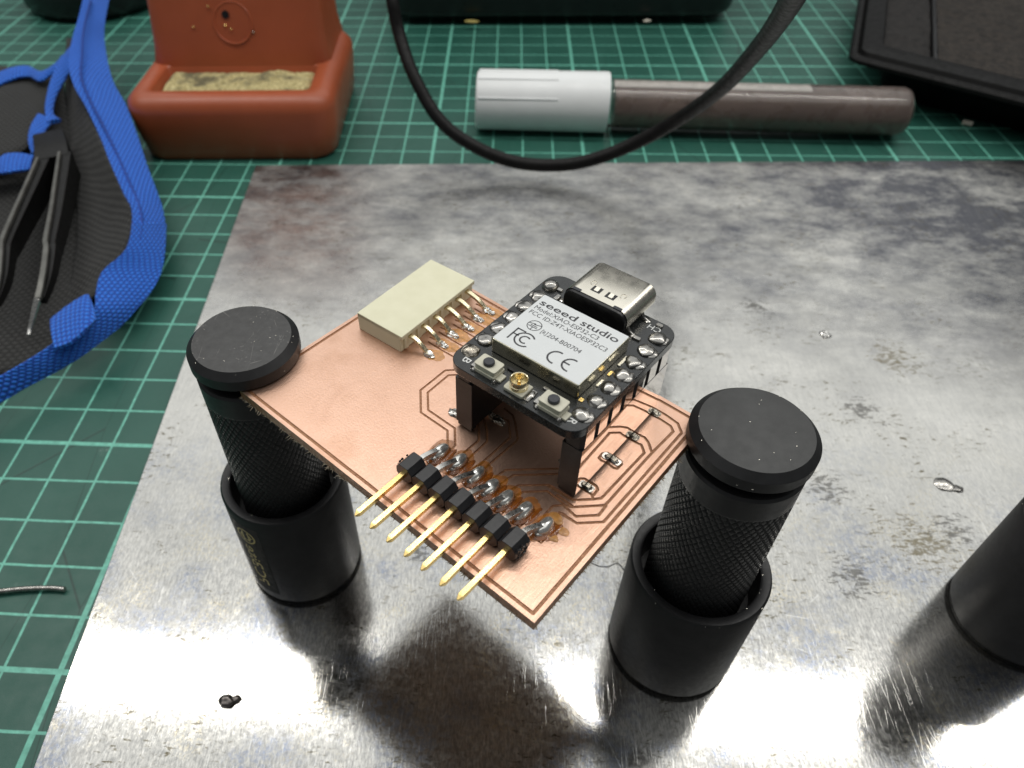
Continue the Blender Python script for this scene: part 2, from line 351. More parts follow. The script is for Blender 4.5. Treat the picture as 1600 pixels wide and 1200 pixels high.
def smooth_path(pts, n=8):
    P = [Vector(p) for p in pts]; out = []
    for i in range(len(P) - 1):
        p0 = P[max(i - 1, 0)]; p1 = P[i]; p2 = P[i + 1]; p3 = P[min(i + 2, len(P) - 1)]
        for k in range(n):
            t = k / n
            out.append(.5 * ((2 * p1) + (p2 - p0) * t + (2 * p0 - 5 * p1 + 4 * p2 - p3) * t * t + (3 * p1 - p0 - 3 * p2 + p3) * t ** 3))
    out.append(P[-1]); return out

class Frame:
    """an Empty at the base of a thing; its parts are written in its own axes"""
    def __init__(s, name, x, y, z, rot=0.0):
        s.o = bpy.data.objects.new(name, None); COL.objects.link(s.o); s.o.empty_display_size = .005
        s.o.location = Vector((x, y, z)) * S; s.o.rotation_euler = (0, 0, rot); s.p = Vector((x, y, z)); s.r = rot
        s.M = Matrix.Translation(s.p) @ Matrix.Rotation(rot, 4, 'Z'); s.I = s.M.inverted()
    def loc(s, p): return s.I @ Vector(p)
    def px(s, u, v, z): return s.I @ px(u, v, z)
def tag(o, label, cat, group=None):
    o = o.o if isinstance(o, Frame) else o
    o["label"] = label; o["category"] = cat
    if group: o["group"] = group
    return o
def obj(name, mb, mat, parent=None, bevel=0.0, seg=2, ang=35, smooth=True, kind=None, label=None, mesh=None, loc=None, recalc=True):
    if mesh is None:
        me = bpy.data.meshes.new(name); me.from_pydata([(v[0] * S, v[1] * S, v[2] * S) for v in mb.v], [], mb.f)
        if recalc:
            bm = bmesh.new(); bm.from_mesh(me); bmesh.ops.recalc_face_normals(bm, faces=bm.faces); bm.to_mesh(me); bm.free()
        if smooth:
            me.polygons.foreach_set("use_smooth", [True] * len(me.polygons)); me.set_sharp_from_angle(angle=math.radians(ang))
        if mat: me.materials.append(MT[mat] if isinstance(mat, str) else mat)
    else: me = mesh
    o = bpy.data.objects.new(name, me); COL.objects.link(o)
    if parent is not None: o.parent = parent.o if isinstance(parent, Frame) else parent
    if loc is not None: o.location = Vector(loc) * S
    if bevel:
        b = o.modifiers.new("bevel", 'BEVEL'); b.width = bevel * S; b.segments = seg; b.limit_method = 'ANGLE'; b.angle_limit = math.radians(40)
        b.harden_normals = False
    if kind: o["kind"] = kind
    if label: o["label"] = label
    return o
def text_mesh(s, size, bold=False):
    cu = bpy.data.curves.new("t", 'FONT'); cu.body = s; cu.size = size; cu.resolution_u = 3
    if bold: cu.offset = size * .012
    t = bpy.data.objects.new("t", cu); COL.objects.link(t); dg = bpy.context.evaluated_depsgraph_get()
    me = bpy.data.meshes.new_from_object(t.evaluated_get(dg))
    V = [tuple(v.co) for v in me.vertices]; Fc = [tuple(p.vertices) for p in me.polygons]
    bpy.data.objects.remove(t); bpy.data.curves.remove(cu); bpy.data.meshes.remove(me); return V, Fc
def text_fit(s, x0, x1, base, z, cap, size=1.0, rot=None, bold=False, at=None):
    """letters stretched to run from x0 to x1 with capitals cap mm tall"""
    V, Fc = text_mesh(s, 1.0, bold); a = min(v[0] for v in V); b = max(v[0] for v in V); k = (x1 - x0) / (b - a); ky = cap / .69
    vs = [((v[0] - a) * k + x0, v[1] * ky + base, z) for v in V]
    if rot is not None:
        ca, sa = math.cos(rot), math.sin(rot); vs = [(at[0] + x * ca - y * sa, at[1] + x * sa + y * ca, z) for x, y, z in vs]
    return vs, Fc
def arc_strip(mb, c, r, a0, a1, wd, z, n=40, sx=1.0):
    pts_o = []; pts_i = []
    for k in range(n + 1):
        a = math.radians(a0 + (a1 - a0) * k / n)
        pts_o.append((c[0] + (r + wd / 2) * math.cos(a) * sx, c[1] + (r + wd / 2) * math.sin(a), z)); pts_i.append((c[0] + (r - wd / 2) * math.cos(a) * sx, c[1] + (r - wd / 2) * math.sin(a), z))
    n1 = len(pts_o); mb.add(pts_o + pts_i, [(i, i + 1, n1 + i + 1, n1 + i) for i in range(n1 - 1)])
def bar(mb, a, b, wd, z):
    a = Vector((*a, 0)); b = Vector((*b, 0)); d = (b - a).normalized(); n = Vector((-d.y, d.x, 0)) * wd / 2
    mb.add([(*(a + n).xy, z), (*(a - n).xy, z), (*(b - n).xy, z), (*(b + n).xy, z)], [(0, 1, 2, 3)])

# ================================================================== SETTING
mb = MB(); N = 60                                                        # the cutting mat: a sheet that goes on under everything
x0, x1, y0, y1 = -520, 620, -400, 900
mb.prism(rrect(x0, y0, x1, y1, 8), -3.0, 0.0)
o = obj("cutting_mat", mb, 'mat', bevel=.4, kind="structure"); o["label"] = "green cutting mat with pale green grid"
mb = MB(); mb.box((-1500, -1200, -40), (1700, 1800, -3.01)); MT['desk'] = simple("desk_top", (.18, .16, .14), .5)
obj("desk", mb, 'desk', kind="structure")

# ------------------------------------------------------------------ the steel work plate
ZPL = 1.5
pa = px(400, 258, ZPL); pb = px(52, 1200, ZPL); dl = (pb - pa).normalized(); pc = px(1600, 250, ZPL); dt = (pc - pa).normalized()
poly = [pa.xy, (pa + dl * 330).xy, (pa + dl * 330 + dt * 420).xy, (pa + dt * 420).xy]
mb = MB(); mb.prism([tuple(p) for p in poly], 0.05, ZPL)
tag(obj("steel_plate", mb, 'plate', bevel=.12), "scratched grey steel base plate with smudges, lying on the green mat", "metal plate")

# ------------------------------------------------------------------ magnetic board holders
def knurled_barrel(r, z0, z1, zt, n=300):
    mb = MB(); m = int((z1 - z0) / .15); p = .95; rings = []
    rings.append([((r - .25) * math.cos(2 * PI * i / n), (r - .25) * math.sin(2 * PI * i / n), z0) for i in range(n)])
    turns = round(2 * PI * r / p)
    for k in range(m + 1):
        z = z0 + (z1 - z0) * k / m; rg = []
        fade = min(1, (z1 - z) / .35)
        for i in range(n):
            u = i / n * turns; q = z / p * .62
            a = abs(((u + q) % 1) - .5) * 2; b = abs(((u - q * 1.0) % 1) - .5) * 2
            g = max(0, (max(a, b) - .72) / .28)
            rr = r - .18 * g * max(0, fade); t = 2 * PI * i / n
            rg.append((rr * math.cos(t), rr * math.sin(t), z))
        rings.append(rg)
    for rr, z in ((r, z1 + .1), (r, zt - .35), (r - .3, zt), (r - 1.6, zt + .02)):
        rings.append([(rr * math.cos(2 * PI * i / n), rr * math.sin(2 * PI * i / n), z) for i in range(n)])
    mb.loft(rings); return mb
def make_holder(x, y, label, sticker=False, rot=0.0):
    f = Frame("board_holder", x, y, ZPL, rot); tag(f, label, "board holder", "black knurled board holders standing on the steel plate")
    b = MB(); b.lathe([(0.01, .05), (9.6, .05), (9.6, .7), (9.75, .75), (10.15, 1.2), (10.15, 24.6), (9.85, 25.0), (8.85, 25.0), (8.55, 24.75), (8.45, 18), (0.01, 18)], 128, cap=False)
    obj("base", b, 'black_anod', f, ang=40)
    obj("knurled_barrel", knurled_barrel(7.35, 19, 46.6, 50.5), 'black_anod', f, ang=25)
    b = MB(); b.lathe([(0.01, 49.5), (5.6, 49.5), (5.6, 52.6), (0.01, 52.6)], 64, cap=False); obj("neck", b, 'black_anod', f)
    b = MB(); b.lathe([(0.01, 52.27), (7.3, 52.27), (7.6, 52.5), (7.6, 54.15), (7.55, 54.2), (6.68, 55.1), (6.6, 55.12), (0.01, 55.12)], 128, cap=False)
    cap = obj("cap", b, 'black_anod', f, ang=20); cap.data.materials.append(MT['scuffed' if sticker else 'black_top'])
    rg = random.Random(int(x)); nk = MB()
    for k in range(26):
        a = rg.uniform(0, 2 * PI); r_, z_ = rg.choice(((10.05, 24.8), (6.63, 55.12), (6.9, 54.85), (7.6, 53.0), (8.75, 25.0)))
        m_ = Matrix.Rotation(rg.uniform(0, 3), 4, 'Z'); nk.blob((r_ * math.cos(a), r_ * math.sin(a), z_), (rg.uniform(.04, .16), .035, .03), .4, 2, 1, k, None, m_)
    for k in range(9):
        a = rg.uniform(0, 2 * PI); r_ = 6 * math.sqrt(rg.random()); nk.blob((r_ * math.cos(a), r_ * math.sin(a), 55.13), (rg.uniform(.05, .12), .04, .02), .4, 2, 1, k)
    obj("dust_specks", nk, 'nickel', f, kind="stuff")
    for p in cap.data.polygons:
        if p.normal.z > .95 and p.center.z > 54 * S: p.material_index = 1
    return f
HL = make_holder(38.3, -36.3, "left board holder with scuffed round black cap gripping the copper board's left corner", True)
HR = make_holder(103.7, -49.8, "board holder in the centre right with clean flat cap gripping the copper board's right corner", rot=.4)
H3 = make_holder(163.6, -42.3, "black board holder standing alone, cut off by the right edge", rot=1.1)
# printed sticker on the left holder's base
def wrap(vs, r, th0):      # x runs up the cylinder, y runs round it
    return [(r * math.cos(th0 + y / r), r * math.sin(th0 + y / r), x) for x, y, z in vs]
b = MB(); th0 = math.radians(241)
vs = [(3 + 20 * i / 12, -2.6 + 5.4 * j / 12, 0) for j in range(13) for i in range(13)]
b.add(wrap(vs, 10.19, th0), [(j * 13 + i, j * 13 + i + 1, j * 13 + i + 14, j * 13 + i + 13) for j in range(12) for i in range(12)])
st = obj("sticker", b, 'sticker', HL, recalc=False)
b = MB(); V, Fc = text_fit("PCBite", 5.2, 17.0, -1.1, 0, 2.4); b.add(wrap(V, 10.215, th0), Fc)
disc = MB(); arc_strip(disc, (19.9, -.1), 1.75, 0, 360, .3, 0, 48); arc_strip(disc, (19.9, -.1), .95, 20, 340, .25, 0, 30)
bar(disc, (18.6, -.6), (21.2, -.6), .25, 0); bar(disc, (18.7, .5), (21.1, .5), .25, 0); bar(disc, (19.9, -1.3), (19.9, 1.3), .25, 0)
b.add(wrap(disc.v, 10.215, th0), disc.f)
obj("lettering", b, 'gold_print', st, recalc=False)

# ================================================================== THE COPPER BOARD
ZP = 53.7
BO = Frame("circuit_board", 39.0, -43.0, ZP - 1.6, math.radians(-39.1))
tag(BO, "milled copper circuit board with flux-stained soldered headers, gripped by two black holders", "circuit board")
zt = 1.6                                                                 # top of the copper in the board's own axes
def bp(u, v, dz=0.0): p = BO.px(u, v, ZP + dz); return (p.x, p.y)
def corner(a, b, c, d):
    a, b, c, d = map(Vector, (a, b, c, d)); return geometry.intersect_line_line_2d(a - (b - a) * 50, a + (b - a) * 50, c - (d - c) * 50, c + (d - c) * 50)
e1 = (bp(390, 621.7), bp(835, 973.3)); e2 = (bp(835, 973.3), bp(1073, 695)); e3 = (bp(738, 451), bp(1080, 646)); e4 = (bp(475, 544), bp(559, 490))
Q = [corner(*e1, *e4), Vector(e1[1]), corner(*e2, *e3), corner(*e3, *e4)]   # W N E F
cen = sum(Q, Vector((0, 0))) / 4
def inset(d):
    out = []
    for i in range(4):
        a, b, c = Q[i - 1], Q[i], Q[(i + 1) % 4]
        u = (b - a).normalized(); v = (c - b).normalized(); n1 = Vector((-u.y, u.x)); n2 = Vector((-v.y, v.x))
        if n1.dot(cen - b) < 0: n1 = -n1; n2 = -n2
        q = corner(a + n1 * d, b + n1 * d, b + n2 * d, c + n2 * d); out.append(q)
    return out
b = MB(); b.prism([tuple(q) for q in inset(.0)], .12, zt - .11); obj("laminate", b, 'fr4_edge', BO)
b = MB(); b.prism([tuple(q) for q in inset(.02)], 0, .12); MT['underside_shade'] = simple("shaded_board_underside", (.17, .105, .07), .5, 0, .15, .3); obj("underside", b, 'underside_shade', BO)  # dark brown has the unlit underside's shade painted into it
GR = []                                                                  # milled isolation grooves: (polyline, width)
def c6(ox, oy, s, pts): return [bp(ox + x / s, oy + y / s) for x, y in pts]
GR.append(([tuple(q) for q in inset(.72)] + [tuple(inset(.72)[0])], .42))
GR += [(c6(620, 540, 6, p), .31) for p in (
    [(620, 226), (455, 232), (222, 418), (226, 628), (475, 797), (478, 935)],
    [(620, 272), (485, 278), (290, 440), (294, 604), (543, 775), (548, 935), (510, 975)],
    [(730, 640), (757, 720), (768, 790), (768, 890), (590, 1035)],
    [(800, 650), (822, 700), (845, 800), (845, 900), (645, 1085)],
    [(860, 560), (880, 620), (980, 675), (1045, 700), (1065, 860), (760, 1135)],
    [(1010, 590), (1085, 650), (1110, 720), (1133, 870), (1120, 895), (800, 1170)])]
GR += [(c6(720, 730, 6.667, p), .31) for p in (
    [(1010, 15), (465, 30), (350, 110)], [(1010, 72), (545, 85), (400, 180)],
    [(520, 240), (600, 190), (920, 185), (1180, 345)], [(590, 290), (650, 258), (900, 250), (1080, 390)],
    [(870, 500), (960, 405), (1075, 395)], [(965, 570), (1030, 480), (1060, 480), (1200, 580)])]
GR += [(c6(820, 700, 8, p), .36) for p in (
    [(290, 475), (600, 652), (850, 640), (955, 628)], [(480, 715), (610, 738), (1010, 715)],
    [(400, 590), (610, 738)], [(480, 715), (640, 855), (925, 840), (1015, 720)], [(430, 805), (500, 850), (650, 940), (980, 925)])]
GR += [(c6(900, 640, 6, p), .36) for p in (
    [(236, 833), (640, 405), (612, 330), (560, 308), (400, 215), (425, 165)], [(278, 892), (712, 405), (912, 205), (888, 155), (790, 90), (640, 10)],
    [(712, 405), (680, 310), (645, 262), (600, 240), (425, 150)],
    [(260, 1050), (990, 218), (955, 130), (830, 42), (700, -30)],
    [(225, 375), (225, 450), (350, 545), (385, 555), (425, 515), (420, 480), (300, 400), (225, 375)],
    [(0, 600), (190, 715), (205, 750), (165, 800), (140, 790), (0, 705)], [(150, 800), (160, 835)])]
# isolation grooves of the six connector pads, running under the module
cpx = [(1262, 548), (1165, 612), (1075, 690), (945, 757), (850, 845), (735, 935)]
for k, (x, y) in enumerate(cpx):
    if k < 5:
        GR.append((c6(540, 390, 5.714, [(x - 95, y - 62), (x + 40, y + 8), (x + 330, y + 165)]), .28))
        GR.append((c6(540, 390, 5.714, [(x - 110, y - 20), (x + 10, y + 55), (x + 300, y + 215)]), .28))
GR.append((c6(540, 390, 5.714, [(1165, 360), (1300, 430), (1500, 545)]), .2))
# header pads
HP = [(686, 706), (715, 722), (743, 742), (765, 762), (788, 780), (817, 799), (850, 823)]
h1 = Vector(bp(640, 719, 2.55)); h7 = Vector(bp(805.5, 840, 2.55)); hd = (h7 - h1).normalized(); hn = Vector((-hd.y, hd.x))
hc = (h1 + h7) / 2
for k in range(7):
    p = Vector(bp(*HP[k], .3)); a = hn * 1.7; c = hd * .95
    GR.append(([tuple(p - a + c), tuple(p + a * .75 + c), tuple(p + a * .75 - c), tuple(p - a - c), tuple(p - a + c)], .22))
def seg_rects(pl, w):
    out = []
    for a, c in zip(pl[:-1], pl[1:]):
        a, c = Vector(a), Vector(c); d = c - a
        if d.length < .01: continue
        d.normalize(); n = Vector((-d.y, d.x)) * w / 2; out.append([a + n, a - n, c - n, c + n])
    for q in pl:
        out.append([Vector(q) + Vector((math.cos(i * PI / 4 + .3), math.sin(i * PI / 4 + .3))) * w / 2 for i in range(8)])
    return out
def copper_layer():
    outer = inset(.0); V = [Vector(q) for q in outer]; E = [(0, 1), (1, 2), (2, 3), (3, 0)]; regs = []
    for pl, w in GR:
        pl2 = []
        for a, c in zip(pl[:-1], pl[1:]):                                 # the mill wandered a little
            pl2.append(a); L = (Vector(c) - Vector(a)).length
            for k in range(1, int(L / 3)): 
                t = k / int(L / 3); pl2.append(tuple(Vector(a).lerp(Vector(c), t) + Vector((random.uniform(-.02, .02), random.uniform(-.02, .02)))))
        pl2.append(pl[-1])
        for r in seg_rects(pl2, w):
            b0 = len(V); V += r; E += [(b0 + i, b0 + (i + 1) % len(r)) for i in range(len(r))]; regs.append(r)
    vo, eo, fo, *_ = geometry.delaunay_2d_cdt(V, E, [], 0, 1e-5)
    bbs = [(min(p.x for p in r), max(p.x for p in r), min(p.y for p in r), max(p.y for p in r), r) for r in regs]
    def inside(p, r):
        s0 = None
        for i in range(len(r)):
            a, c = r[i], r[(i + 1) % len(r)]; cr = (c.x - a.x) * (p.y - a.y) - (c.y - a.y) * (p.x - a.x)
            if abs(cr) < 1e-9: continue
            if s0 is None: s0 = cr > 0
            elif (cr > 0) != s0: return False
        return True
    keep = []
    for f in fo:
        c = sum((vo[i] for i in f), Vector((0, 0))) / len(f)
        if not inside(c, outer): continue
        if any(a <= c.x <= b_ and d <= c.y <= e and inside(c, r) for a, b_, d, e, r in bbs): continue
        keep.append(f)
    bm = bmesh.new(); vs = [bm.verts.new((p.x, p.y, zt)) for p in vo]
    for f in keep:
        try: bm.faces.new([vs[i] for i in f])
        except ValueError: pass
    bmesh.ops.delete(bm, geom=[v for v in bm.verts if not v.link_faces], context='VERTS')
    r = bmesh.ops.extrude_face_region(bm, geom=bm.faces[:])
    for e in r["geom"]:
        if isinstance(e, bmesh.types.BMVert): e.co.z = zt - .14
    bmesh.ops.recalc_face_normals(bm, faces=bm.faces)
    m = MB(); m.v = [tuple(v.co) for v in bm.verts]; m.f = [tuple(v.index for v in f.verts) for f in bm.faces] if not bm.verts.index_update() else []
    bm.free(); return m
cl = obj("copper_layer", copper_layer(), 'copper', BO, smooth=False)
b = MB(); b.prism([tuple(q) for q in inset(.03)], zt - .13, zt - .12); obj("milled_floor", b, 'fr4', BO)
# ragged fibres under the cut edges
b = MB()
for (a, c, nn) in ((Q[0], Q[1], 170), (Q[1], Q[2], 190)):
    d = (c - a); out = Vector((d.y, -d.x)).normalized()
    if out.dot(cen - a) > 0: out = -out
    for k in range(nn):
        t = random.random(); p = a + d * t; L = random.uniform(.05, .42) * (1 + .8 * (noise.noise(Vector((t * 30, nn, 0))) > .1)); wd = random.uniform(.03, .10)
        e = d.normalized(); q = p + out * L + e * random.uniform(-.4, .4); z = random.uniform(.0, .35); z2 = z - random.uniform(-.1, .25)
        b.add([(p.x - e.x * wd, p.y - e.y * wd, z), (p.x + e.x * wd, p.y + e.y * wd, z), (q.x, q.y, z2), (p.x, p.y, z - .12)], [(0, 1, 2), (0, 3, 2), (1, 3, 2), (0, 1, 3)])
obj("edge_burrs", b, 'fibre', BO, kind="stuff", smooth=False)

# ------------------------------------------------------------------ seven-pin header at the near edge (part of the board: soldered down)
HO = bpy.data.objects.new("pin_header", None); COL.objects.link(HO); HO.parent = BO.o; HO["label"] = "black seven pin header with gold pins"
b = MB(); oc = [(-1.22, -.45), (-.62, -1.25), (.62, -1.25), (1.22, -.45), (1.22, .5), (.66, 1.27), (-.66, 1.27), (-1.22, .5)]
rings = [[(x, y_, z) for x, z in oc] for y_ in (-1.25, 1.25)]; b.loft(rings)
hmesh = None; ha = math.atan2(hd.y, hd.x); pin_mesh = None
for k in range(7):
    p = hc + hd * (k - 3) * 2.56
    o = obj("housing_block", b, 'black_header', HO, bevel=.05, mesh=hmesh); hmesh = o.data
    if k == 0: hmesh = o.data
    o.location = Vector((p.x, p.y, zt + 1.3)) * S; o.rotation_euler = (0, 0, ha)
    q = MB()
    prof = [(-1.2, 1.0), (-8.35, 1.0), (-8.55, .85), (-8.95, .32)]
    rr = []
    for y_, s_ in prof: rr.append([(x * .32 * s_, y_, z * .32 * s_) for x, z in ((-1, -1), (1, -1), (1, 1), (-1, 1))])
    q.loft(rr[::-1]); pm = obj("pin", q, 'gold', HO, bevel=.04, ang=30, mesh=pin_mesh); pin_mesh = pm.data
    pm.location = o.location; pm.rotation_euler = (0, 0, ha + random.uniform(-.012, .012))
    # the tinned tail that bends down to its pad
    sp = Vector(bp(*HP[k], .3)); m = Matrix.Translation((p.x, p.y, zt + 1.3)) @ Matrix.Rotation(ha, 4, 'Z')
    s0 = m @ Vector((0, 1.15, 0)); s1 = m @ Vector((0, 2.0, -.02)); s2 = Vector((sp.x, sp.y, zt + .62)).lerp(m @ Vector((0, 2.3, 0)), .55); s3 = Vector((sp.x, sp.y, zt + .55)); s4 = s3 + Vector((hn.x, hn.y, 0)) * .5
    q = MB(); q.tube(smooth_path([s0, s1, s2, s3, s4], 5), .33, square=True); obj("pin_tail", q, 'tin_pin', HO, bevel=.05)
    q = MB(); ang = Matrix.Rotation(ha, 4, 'Z')
    q.blob((sp.x + hn.x * .15, sp.y + hn.y * .15, zt + .15), (.82, 1.40, .86), .10, 1.0, 4, k, zt - .02, ang)
    q.blob((sp.x + hn.x * -.6, sp.y + hn.y * -.6, zt + .1), (.6, .9, .5), .12, 1.1, 3, k + 9, zt - .02, ang)
    obj("solder_joint", q, 'tin_bright', HO)
    q = MB(); q.blob((sp.x - hn.x * .2, sp.y - hn.y * .2, zt), (1.15, 1.8, .26), .16, .8, 4, k + 30, zt - .10, ang)
    q.blob((sp.x + hd.x * 1.2 + hn.x * .3, sp.y + hd.y * 1.2 + hn.y * .3, zt), (.42, 1.5, .17), .2, .8, 4, k + 40, zt - .10, ang)
    obj("flux_residue", q, 'flux', HO)
for k in range(7):
    sp = Vector(bp(*HP[k], .0)); c0_ = sp + hn * .1 + hd * .1; pts = []
    for i in range(36):
        a = 2 * PI * i / 36; rr = 1 + .22 * noise.noise(Vector((math.cos(a) * 1.2, math.sin(a) * 1.2, k * 3 + 50))) + .08 * noise.noise(Vector((math.cos(a) * 4, math.sin(a) * 4, k)))
        e = c0_ + hd * math.cos(a) * 1.35 * rr + hn * math.sin(a) * 2.35 * rr; pts.append((e.x, e.y))
    b = MB(); b.prism(pts, zt - .11, zt + .010 + .0012 * k); obj("flux_film", b, 'flux_film', HO)
# rough sawn end faces
for sgn in (-1, 1):
    p = hc + hd * (sgn * (3 * 2.56 + 1.22)); b = MB()
    for k in range(26):
        w_ = random.uniform(-1.1, 1.1); z = random.uniform(-.9, .95); b.blob((p.x + hn.x * w_, p.y + hn.y * w_, zt + 1.3 + z), (.14, .2, .17), .5, 3, 1, k)
    obj("sawn_end", b, 'black_header', HO, kind="stuff")
# amber droplets
for (u, v, r, m) in ((880, 830.5, .75, 'flux_pale'), (868, 808, .85, 'flux_pale'), (872, 815, .6, 'flux_pale'), (861, 838, .8, 'flux_pale'), (866, 842, .5, 'flux_pale')):
    p = bp(u, v); b = MB(); b.blob((p[0], p[1], zt), (r, r * .72, .14), .14, 1.0, 3, int(u), zt - .03); obj("flux_droplet", b, m, BO)

# ------------------------------------------------------------------ cream six-pin connector
CO = bpy.data.objects.new("side_connector", None); COL.objects.link(CO); CO.parent = BO.o; CO["label"] = "cream six pin connector lying on its side"
zc = zt + 3.0
cl_, cf, cr, cb = [Vector(BO.px(*p, ZP + 3.0).xy) for p in ((560.6, 488), (627.5, 527.4), (742.7, 439), (674.8, 404))]
ax = ((cr - cf) + (cb - cl_)).normalized(); ay = Vector((-ax.y, ax.x)); 
if ay.dot(cl_ - cf) < 0: ay = -ay
L_ = ((cr - cf).length + (cb - cl_).length) / 2; W_ = ((cl_ - cf).length + (cb - cr).length) / 2
def cpt(a, w_, z): q = cf + ax * a + ay * w_; return (q.x, q.y, z)
b = MB(); q4 = lambda a0, w0, a1, w1: [cpt(a0, w0, 0)[:2], cpt(a1, w0, 0)[:2], cpt(a1, w1, 0)[:2], cpt(a0, w1, 0)[:2]]
b.prism(q4(0, 0, L_, W_), zc - .62, zc); b.prism(q4(.02, .42, L_ - .02, W_ - .02), zt + .03, zc - .5)
b.prism(q4(0, .5, .7, W_), zt + .02, zc - .1); b.prism(q4(L_ - .7, .5, L_, W_), zt + .02, zc - .1)
obj("connector_body", b, 'cream', CO, bevel=.08)
for k in range(6):
    x, y = cpx[k]; pp = Vector(bp(540 + (x) / 5.714, 390 + (y - 12) / 5.714, .3)); t = (pp - cf).dot(ax); t0 = t - .25
    w0 = (pp - cf).dot(ay)
    P = [cpt(t0, .9, zc - 1.05), cpt(t0, 0, zc - .95), cpt(t0 + .0, -.7, zc - 1.0), cpt(t0 + .1, w0 * .55, zc - 1.55), cpt(t0 + .2, w0 * .8, zt + .75), cpt(t, w0, zt + .15)]
    q = MB(); q.tube(smooth_path(P, 6), .34, flat=.62, square=True); obj("contact_pin", q, 'pale_gold', CO, bevel=.08)
    q = MB(); q.box(*[(0, 0, 0), (0.01, .01, .01)]) if False else None
    q = MB(); rot = Matrix.Rotation(math.atan2(ax.y, ax.x), 4, 'Z')
    q.blob((pp.x, pp.y, zt + .1), (.55, .75, .5), .5, 2.0, 3, k + 2, zt - .02, rot); q.blob((pp.x - ay.x * .75 + random.uniform(-.2, .2), pp.y - ay.y * .75, zt + .1), (.38, .5, .33), .6, 2.4, 3, k + 5, zt - .02, rot)
    obj("solder_joint", q, 'tin_bright', CO)
    b = MB(); pts = []
    c0 = Vector((pp.x, pp.y)) - ay * .9 + ax * .45
    for i in range(40):
        a = 2 * PI * i / 40; rr = 1 + .38 * noise.noise(Vector((math.cos(a) * 1.4, math.sin(a) * 1.4, k * 5))) + .15 * noise.noise(Vector((math.cos(a) * 4, math.sin(a) * 4, k * 7)))
        e = c0 + ax * math.cos(a) * 1.05 * rr + ay * math.sin(a) * (1.9 if k < 5 else 1.3) * rr; pts.append((e.x, e.y))
    b.prism(pts, zt - .02, zt + .012 + .001 * k); obj("flux_stain", b, 'flux_pale', CO)
    b = MB(); b.prism(q4(t - 1.35, .1, t - .6, .5), zt + .3, zc - .6); obj("connector_rib", b, 'cream', CO, bevel=.08)

# ================================================================== THE MICROCONTROLLER MODULE
XR = -.66; Z0 = 62.3
X = Frame("microcontroller_module", 80.53, -46.54, Z0, XR)
tag(X, "small black microcontroller module with silver USB port and white printed label, above the board", "electronic module")
zb = 64.85 - Z0; zx = 66.05 - Z0
b = MB(); b.prism(rrect(-8.9, -10.5, 8.9, 10.5, 2.1, 8), zb, zx); obj("module_board", b, 'solder_mask', X, bevel=.08)
# shield can with label
zs = 68.0 - Z0
b = MB(); b.prism(rrect(-5.93, -6.08, 5.83, 3.95, .28, 4), zx - .02, zs); can = obj("shield_can", b, 'can', X, bevel=.16, seg=3)
b = MB(); b.prism(rrect(-5.80, -5.95, 5.72, 3.84, .12, 3), zs - .01, zs + .035); lab = obj("paper_label", b, 'label', can)
b = MB(); zl = zs + .047
for s_, x0_, x1_, y_, h_, bd in (("seeed", -5.35, -.35, 2.05, .98, True), ("studio", .35, 5.2, 2.05, .98, True), ("Model:XIAO-ESP32-C3", -5.35, 3.3, 1.05, .68, False),
                            ("FCC ID:Z4T-XIAOESP32C3", -5.35, 5.05, .03, .68, False), ("204-B00704", -1.35, 3.06, -1.98, .66, False), ("R", -2.02, -1.68, -1.94, .55, False)):
    V, Fc = text_fit(s_, x0_, x1_, y_, zl, h_, bold=bd); b.add(V, Fc)
tc = (-3.42, -1.38); arc_strip(b, tc, .84, 0, 360, .10, zl, 48)
for a_, c_ in (((-4.2, -1.30), (-3.45, -1.05)), ((-3.45, -1.05), (-3.55, -1.25)), ((-3.55, -1.25), (-2.65, -.98)), ((-3.9, -1.45), (-3.0, -1.45)), ((-4.05, -1.68), (-2.85, -1.68)), ((-3.45, -1.68), (-3.45, -2.15))):
    bar(b, a_, c_, .11, zl)
for a_, c_ in (((-2.2, -1.3), (-2.2, -2.05)), ((-1.52, -1.3), (-1.52, -2.05)), ((-2.2, -1.3), (-2.08, -1.3)), ((-2.2, -2.05), (-2.08, -2.05)), ((-1.64, -1.3), (-1.52, -1.3)), ((-1.64, -2.05), (-1.52, -2.05))):
    bar(b, a_, c_, .07, zl)
# FCC mark
bar(b, (-4.55, -4.95), (-4.55, -2.80), .20, zl); bar(b, (-4.64, -2.88), (-3.45, -2.88), .20, zl); bar(b, (-4.5, -3.85), (-3.75, -3.85), .19, zl)
arc_strip(b, (-2.85, -4.0), 1.12, 42, 318, .20, zl); arc_strip(b, (-2.80, -4.0), .56, 50, 310, .20, zl)
# CE mark
arc_strip(b, (1.55, -4.1), .98, 92, 268, .22, zl); arc_strip(b, (3.45, -4.1), .98, 92, 268, .22, zl); bar(b, (2.5, -4.1), (3.3, -4.1), .22, zl)
for v in (1.55, 3.45):
    bar(b, (v - .02, -3.12), (v + .18, -3.14), .22, zl); bar(b, (v - .02, -5.08), (v + .18, -5.06), .22, zl)
obj("lettering", b, 'ink', lab, recalc=False, smooth=False)
# gold solder tabs along the shield
for k, (x_, y_, w_, h_) in enumerate(((6.25, -5.9, .5, .55), (6.4, -2.6, .32, 1.2), (6.4, -.6, .35, .9), (6.45, 1.9, .35, 1.9))):
    b = MB(); b.prism(rrect(x_ - w_ / 2, y_ - h_ / 2, x_ + w_ / 2, y_ + h_ / 2, .06, 2), zx - .02, zx + .12 + .05 * (k % 2)); obj("shield_tab", b, 'gold' if k in (0, 2) else 'nickel', X, bevel=.04)
